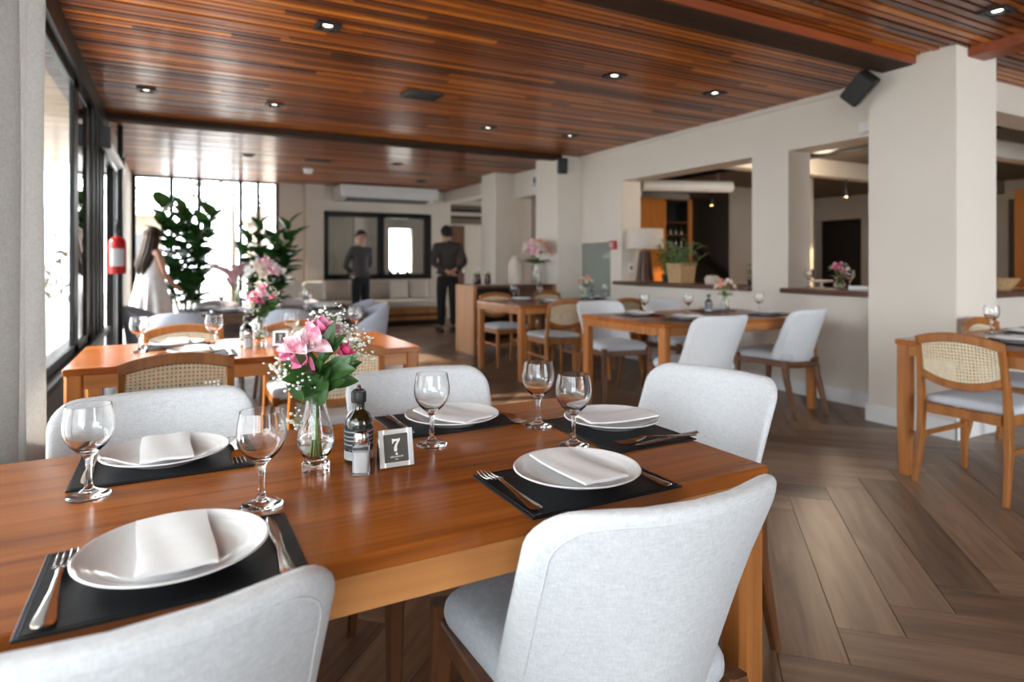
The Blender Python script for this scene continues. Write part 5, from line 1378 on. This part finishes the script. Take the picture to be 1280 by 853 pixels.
        for k in range(6): MB().lathe([(0, -.002), (.006, -.001), (.006, .002), (0, .003)], 8, (0, -.128 + .004 * k, 1.02 + .07 * k)).build('button', M['black_plastic'], sh_)
        Q = {'w': ((0, 0, .99), (.138, .110)), 'c': ((0, 0, .90), (.142, .115))}; e = [('w', 'c')]
        for sd, nm in ((-1, 'r'), (1, 'l')):
            Q['t' + nm] = ((sd * .09, .0, .84), (.098, .102)); Q['k' + nm] = ((sd * .097, -.004, .48), .075); Q['a' + nm] = ((sd * .10, .012, .09), .062)
            e += [('c', 't' + nm), ('t' + nm, 'k' + nm), ('k' + nm, 'a' + nm)]
        skin_mesh('trousers', Q, e, {'w'}, M['trousers'], t)
        for sd in (-1, 1):
            MB().pad(rrect(.048, .044, -.15, .12, .042, 5), .075, lambda x, y, off: (sd * .11 + x, y - .03, .040 + off * (1.0 + .4 * (y > 0))), .6).build('shoe', M['shoe'], t, smooth=60)
    else:
        n = 48
        prof = [(1.36, .130, .100), (1.28, .145, .118), (1.18, .155, .135), (1.08, .175, .155), (1.0, .195, .175), (.85, .23, .21), (.60, .275, .26), (.35, .31, .305), (.12, .35, .35), (.03, .36, .36)]
        def dr(u, v):
            f = v * (len(prof) - 1); i = min(int(f), len(prof) - 2); q = f - i; a = 2 * pi * u
            z, rx, ry = [prof[i][k] * (1 - q) + prof[i + 1][k] * q for k in range(3)]; fo = 1 + .10 * min(1, max(0, (1.05 - z) / .5)) * sin(a * 11 + 2 * sin(a * 3))
            return Vector((rx * fo * cos(a), ry * fo * sin(a) + .005, z))
        MB().grid(dr, n * 2, 36, cu=True).build('dress', M['dress'], t, smooth=180)
        for sd in (-1, 1): MB().tube([(sd * .075, -.10, 1.32), (sd * .085, -.05, 1.46), (sd * .09, .03, 1.47), (sd * .08, .10, 1.33)], .012, 6, .5).build('strap', M['dress'], t)
        for sd in (-1, 1):
            MB().pad(rrect(.042, .036, -.14, .10, .036, 5), .05, lambda x, y, off: (sd * .11 + x, y - .03, .027 + off), .6).build('shoe', M['ceramic'], t, smooth=60)
    return t
behind = {'r': ((-.255, .10, 1.14), (-.075, .185, 1.03), (-.005, .195, 1.00)), 'l': ((.255, .10, 1.14), (.06, .200, 1.01), (-.01, .215, .975))}
person('waiter in a charcoal shirt and black trousers facing the room, hands behind back', (2.83, 10.75, 0), radians(18), 1.72, behind, head=(.012, 0), hair='bun')
person('waiter with back turned in dark brown shirt, hands clasped behind back', (4.10, 9.95, 0), pi + radians(-8), 1.79, behind, head=(.015, 0), hair='short', top='jacket')
person('woman with long brown hair in a long white dress looking down by the windows', (-0.235, 8.75, 0), radians(128), 1.60,
       {'r': ((-.20, -.04, 1.14), (-.19, -.20, .98), (-.18, -.26, .95)), 'l': ((.21, -.03, 1.14), (.18, -.20, 1.0), (.16, -.26, .98))}, head=(0, -.035), hair='long', outfit='dress')

# ------------------------------------------------------------ outdoors
struct(MB().box(-14, -0.76, -8, 30, -.25, -.02).box(-0.76, 14, 12.72, 30, -.25, -.02).box(-0.76, 1.7, 12.4, 12.72, -.25, -.02).box(-.76, 12, -9, -3.2, -.25, -.02).build('ground', M['outdoor_ground'], smooth=0))
struct(MB().box(-14, -6.5, -6, 30, -.02, 2.2).build('garden_wall', M['white'], smooth=0))
bld = thing('building', 'tan rendered building beyond the glazed end wall', 'building', (-2.7, 19, 0))
MB().box(1.2, 2.4, 0, 3, 0, 2.4).build('walls', M['outdoor_wall'], bld, smooth=0)
MB().prism([(1.0, 2.4), (2.6, 2.4), (2.4, 2.6), (1.2, 2.6)], -.3, 3.2, Matrix(((1, 0, 0, 0), (0, 0, 1, 0), (0, 1, 0, 0), (0, 0, 0, 1)))).build('roof', M['white'], bld, smooth=0)
MB().box(1.5, 2.0, -.02, -.001, .9, 1.9).build('window', M['greymetal'], bld, smooth=0)
bld2 = thing('building', 'low tan outbuilding with a sloped roof at the glazed wall right edge', 'building', (3.4, 18.5, 0))
MB().prism([(-1.4, 0), (1.4, 0), (1.4, 3.14), (-.55, 3.14), (-1.4, 2.38)], 0, 2.5, Matrix(((1, 0, 0, 0), (0, 0, 1, 0), (0, 1, 0, 0), (0, 0, 0, 1)))).build('walls', M['outdoor_wall'], bld2, smooth=0)
MB().prism([(-1.55, 2.25), (-.55, 3.15), (1.6, 3.15), (1.6, 3.3), (-.6, 3.3), (-1.7, 2.3)], -.3, 2.8, Matrix(((1, 0, 0, 0), (0, 0, 1, 0), (0, 1, 0, 0), (0, 0, 0, 1)))).build('roof', M['outdoor_wall'], bld2, smooth=0)
def shrub(name, label, loc, rx, rz_, h0, seed, n, ls, mat, trunk=True):
    rng = random.Random(seed); t = thing(name, label, 'tree' if trunk else 'shrub', loc); m = MB()
    for k in range(n):
        a = rng.uniform(0, 6.28); b = math.acos(rng.uniform(-1, 1)); r = rng.uniform(.55, 1) ** .6
        p = (rx * r * sin(b) * cos(a), rx * r * sin(b) * sin(a), h0 + rz_ * r * cos(b))
        d = Vector((rng.gauss(0, 1), rng.gauss(0, 1), rng.gauss(0, .7)))
        leaf_mesh(m, p, d, (0, 0, 1), ls * rng.uniform(.7, 1.3), ls * .5, .2, 2, 2)
    o = m.build('crown', M[mat], t, smooth=60, recalc=False); o['kind'] = 'stuff'
    MB().tube([(0, 0, -.05), (.03, 0, h0 * .5), (0, .03, h0)], [.07, .055, .03], 8).build('trunk', M['bark'], t, smooth=60)
shrub('garden_tree', 'leafy green tree outside the glazed end wall', (1.3, 17.0, 0), 1.2, 0.8, 3.0, 1, 300, .16, 'hedge')
shrub('garden_tree', 'pale tree standing furthest out beyond the glazed end wall', (-.4, 26, 0), 2.2, 1.2, 4.2, 2, 420, .24, 'hedge')
shrub('garden_shrub', 'bright green shrub outside the window nearest the curtain', (-1.95, 10.0, 0), .55, .75, .85, 3, 700, .12, 'hedge', False)
shrub('garden_shrub', 'bright green shrub outside the glazing behind the extinguisher', (-2.2, 13.2, 0), .7, .9, 1.0, 4, 700, .14, 'hedge', False)
shrub('garden_shrub', 'yellow-green shrub by the garden wall farther along', (-4.2, 17.0, 0), 1.0, .9, .9, 5, 700, .16, 'hedge', False)
struct(MB().box(-1.66, -1.52, 11.2, 11.34, -.02, 2.66).box(-1.66, -1.52, 6.0, 6.14, -.02, 2.66).build('veranda_posts', M['white'], smooth=0))
struct(MB().box(-4.6, -0.75, -4.0, 3.9, 2.70, 2.80).build('sun_block_roof', M['white'], smooth=0))  # unseen roof added to keep the sun off the near tables
struct(MB().box(-1.70, -0.75, 3.9, 11.5, 2.66, 2.76).build('eave', M['eave'], smooth=0))
# court behind the black-framed window, with a bright opening
cw = MB().box(1.9, 4.72, 15.2, 15.4, 0, 2.66).box(5.30, 7.4, 15.2, 15.4, 0, 2.66).box(4.72, 5.30, 15.2, 15.4, 0, .92).box(4.72, 5.30, 15.2, 15.4, 2.02, 2.66) \
    .box(1.8, 2.0, 12.42, 15.2, 0, 2.66).box(7.2, 7.4, 12.71, 15.2, 0, 2.66).box(3.55, 3.75, 14.0, 14.2, 0, 2.66)
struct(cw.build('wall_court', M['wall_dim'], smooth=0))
struct(MB().box(1.8, 7.4, 12.42, 15.4, 2.67, 2.75).build('ceiling', M['wall_dim'], smooth=0))
struct(MB().box(1.8, 7.4, 12.72, 15.4, -.018, -.004).build('floor', M['lounge_floor'], smooth=0))
for k, x in enumerate((3.05, 3.2, 3.75, 3.9, 4.05, 4.25)):
    SBT.place((x, 12.48, .8435), 0, 'small bottle, %s, on the ledge behind the black-framed window' % ORD[k], 'bottles on the window ledge')
struct(MB().box(2.6, 4.6, 12.41, 12.56, .80, .843).build('ledge', M['sill_wood'], smooth=0))
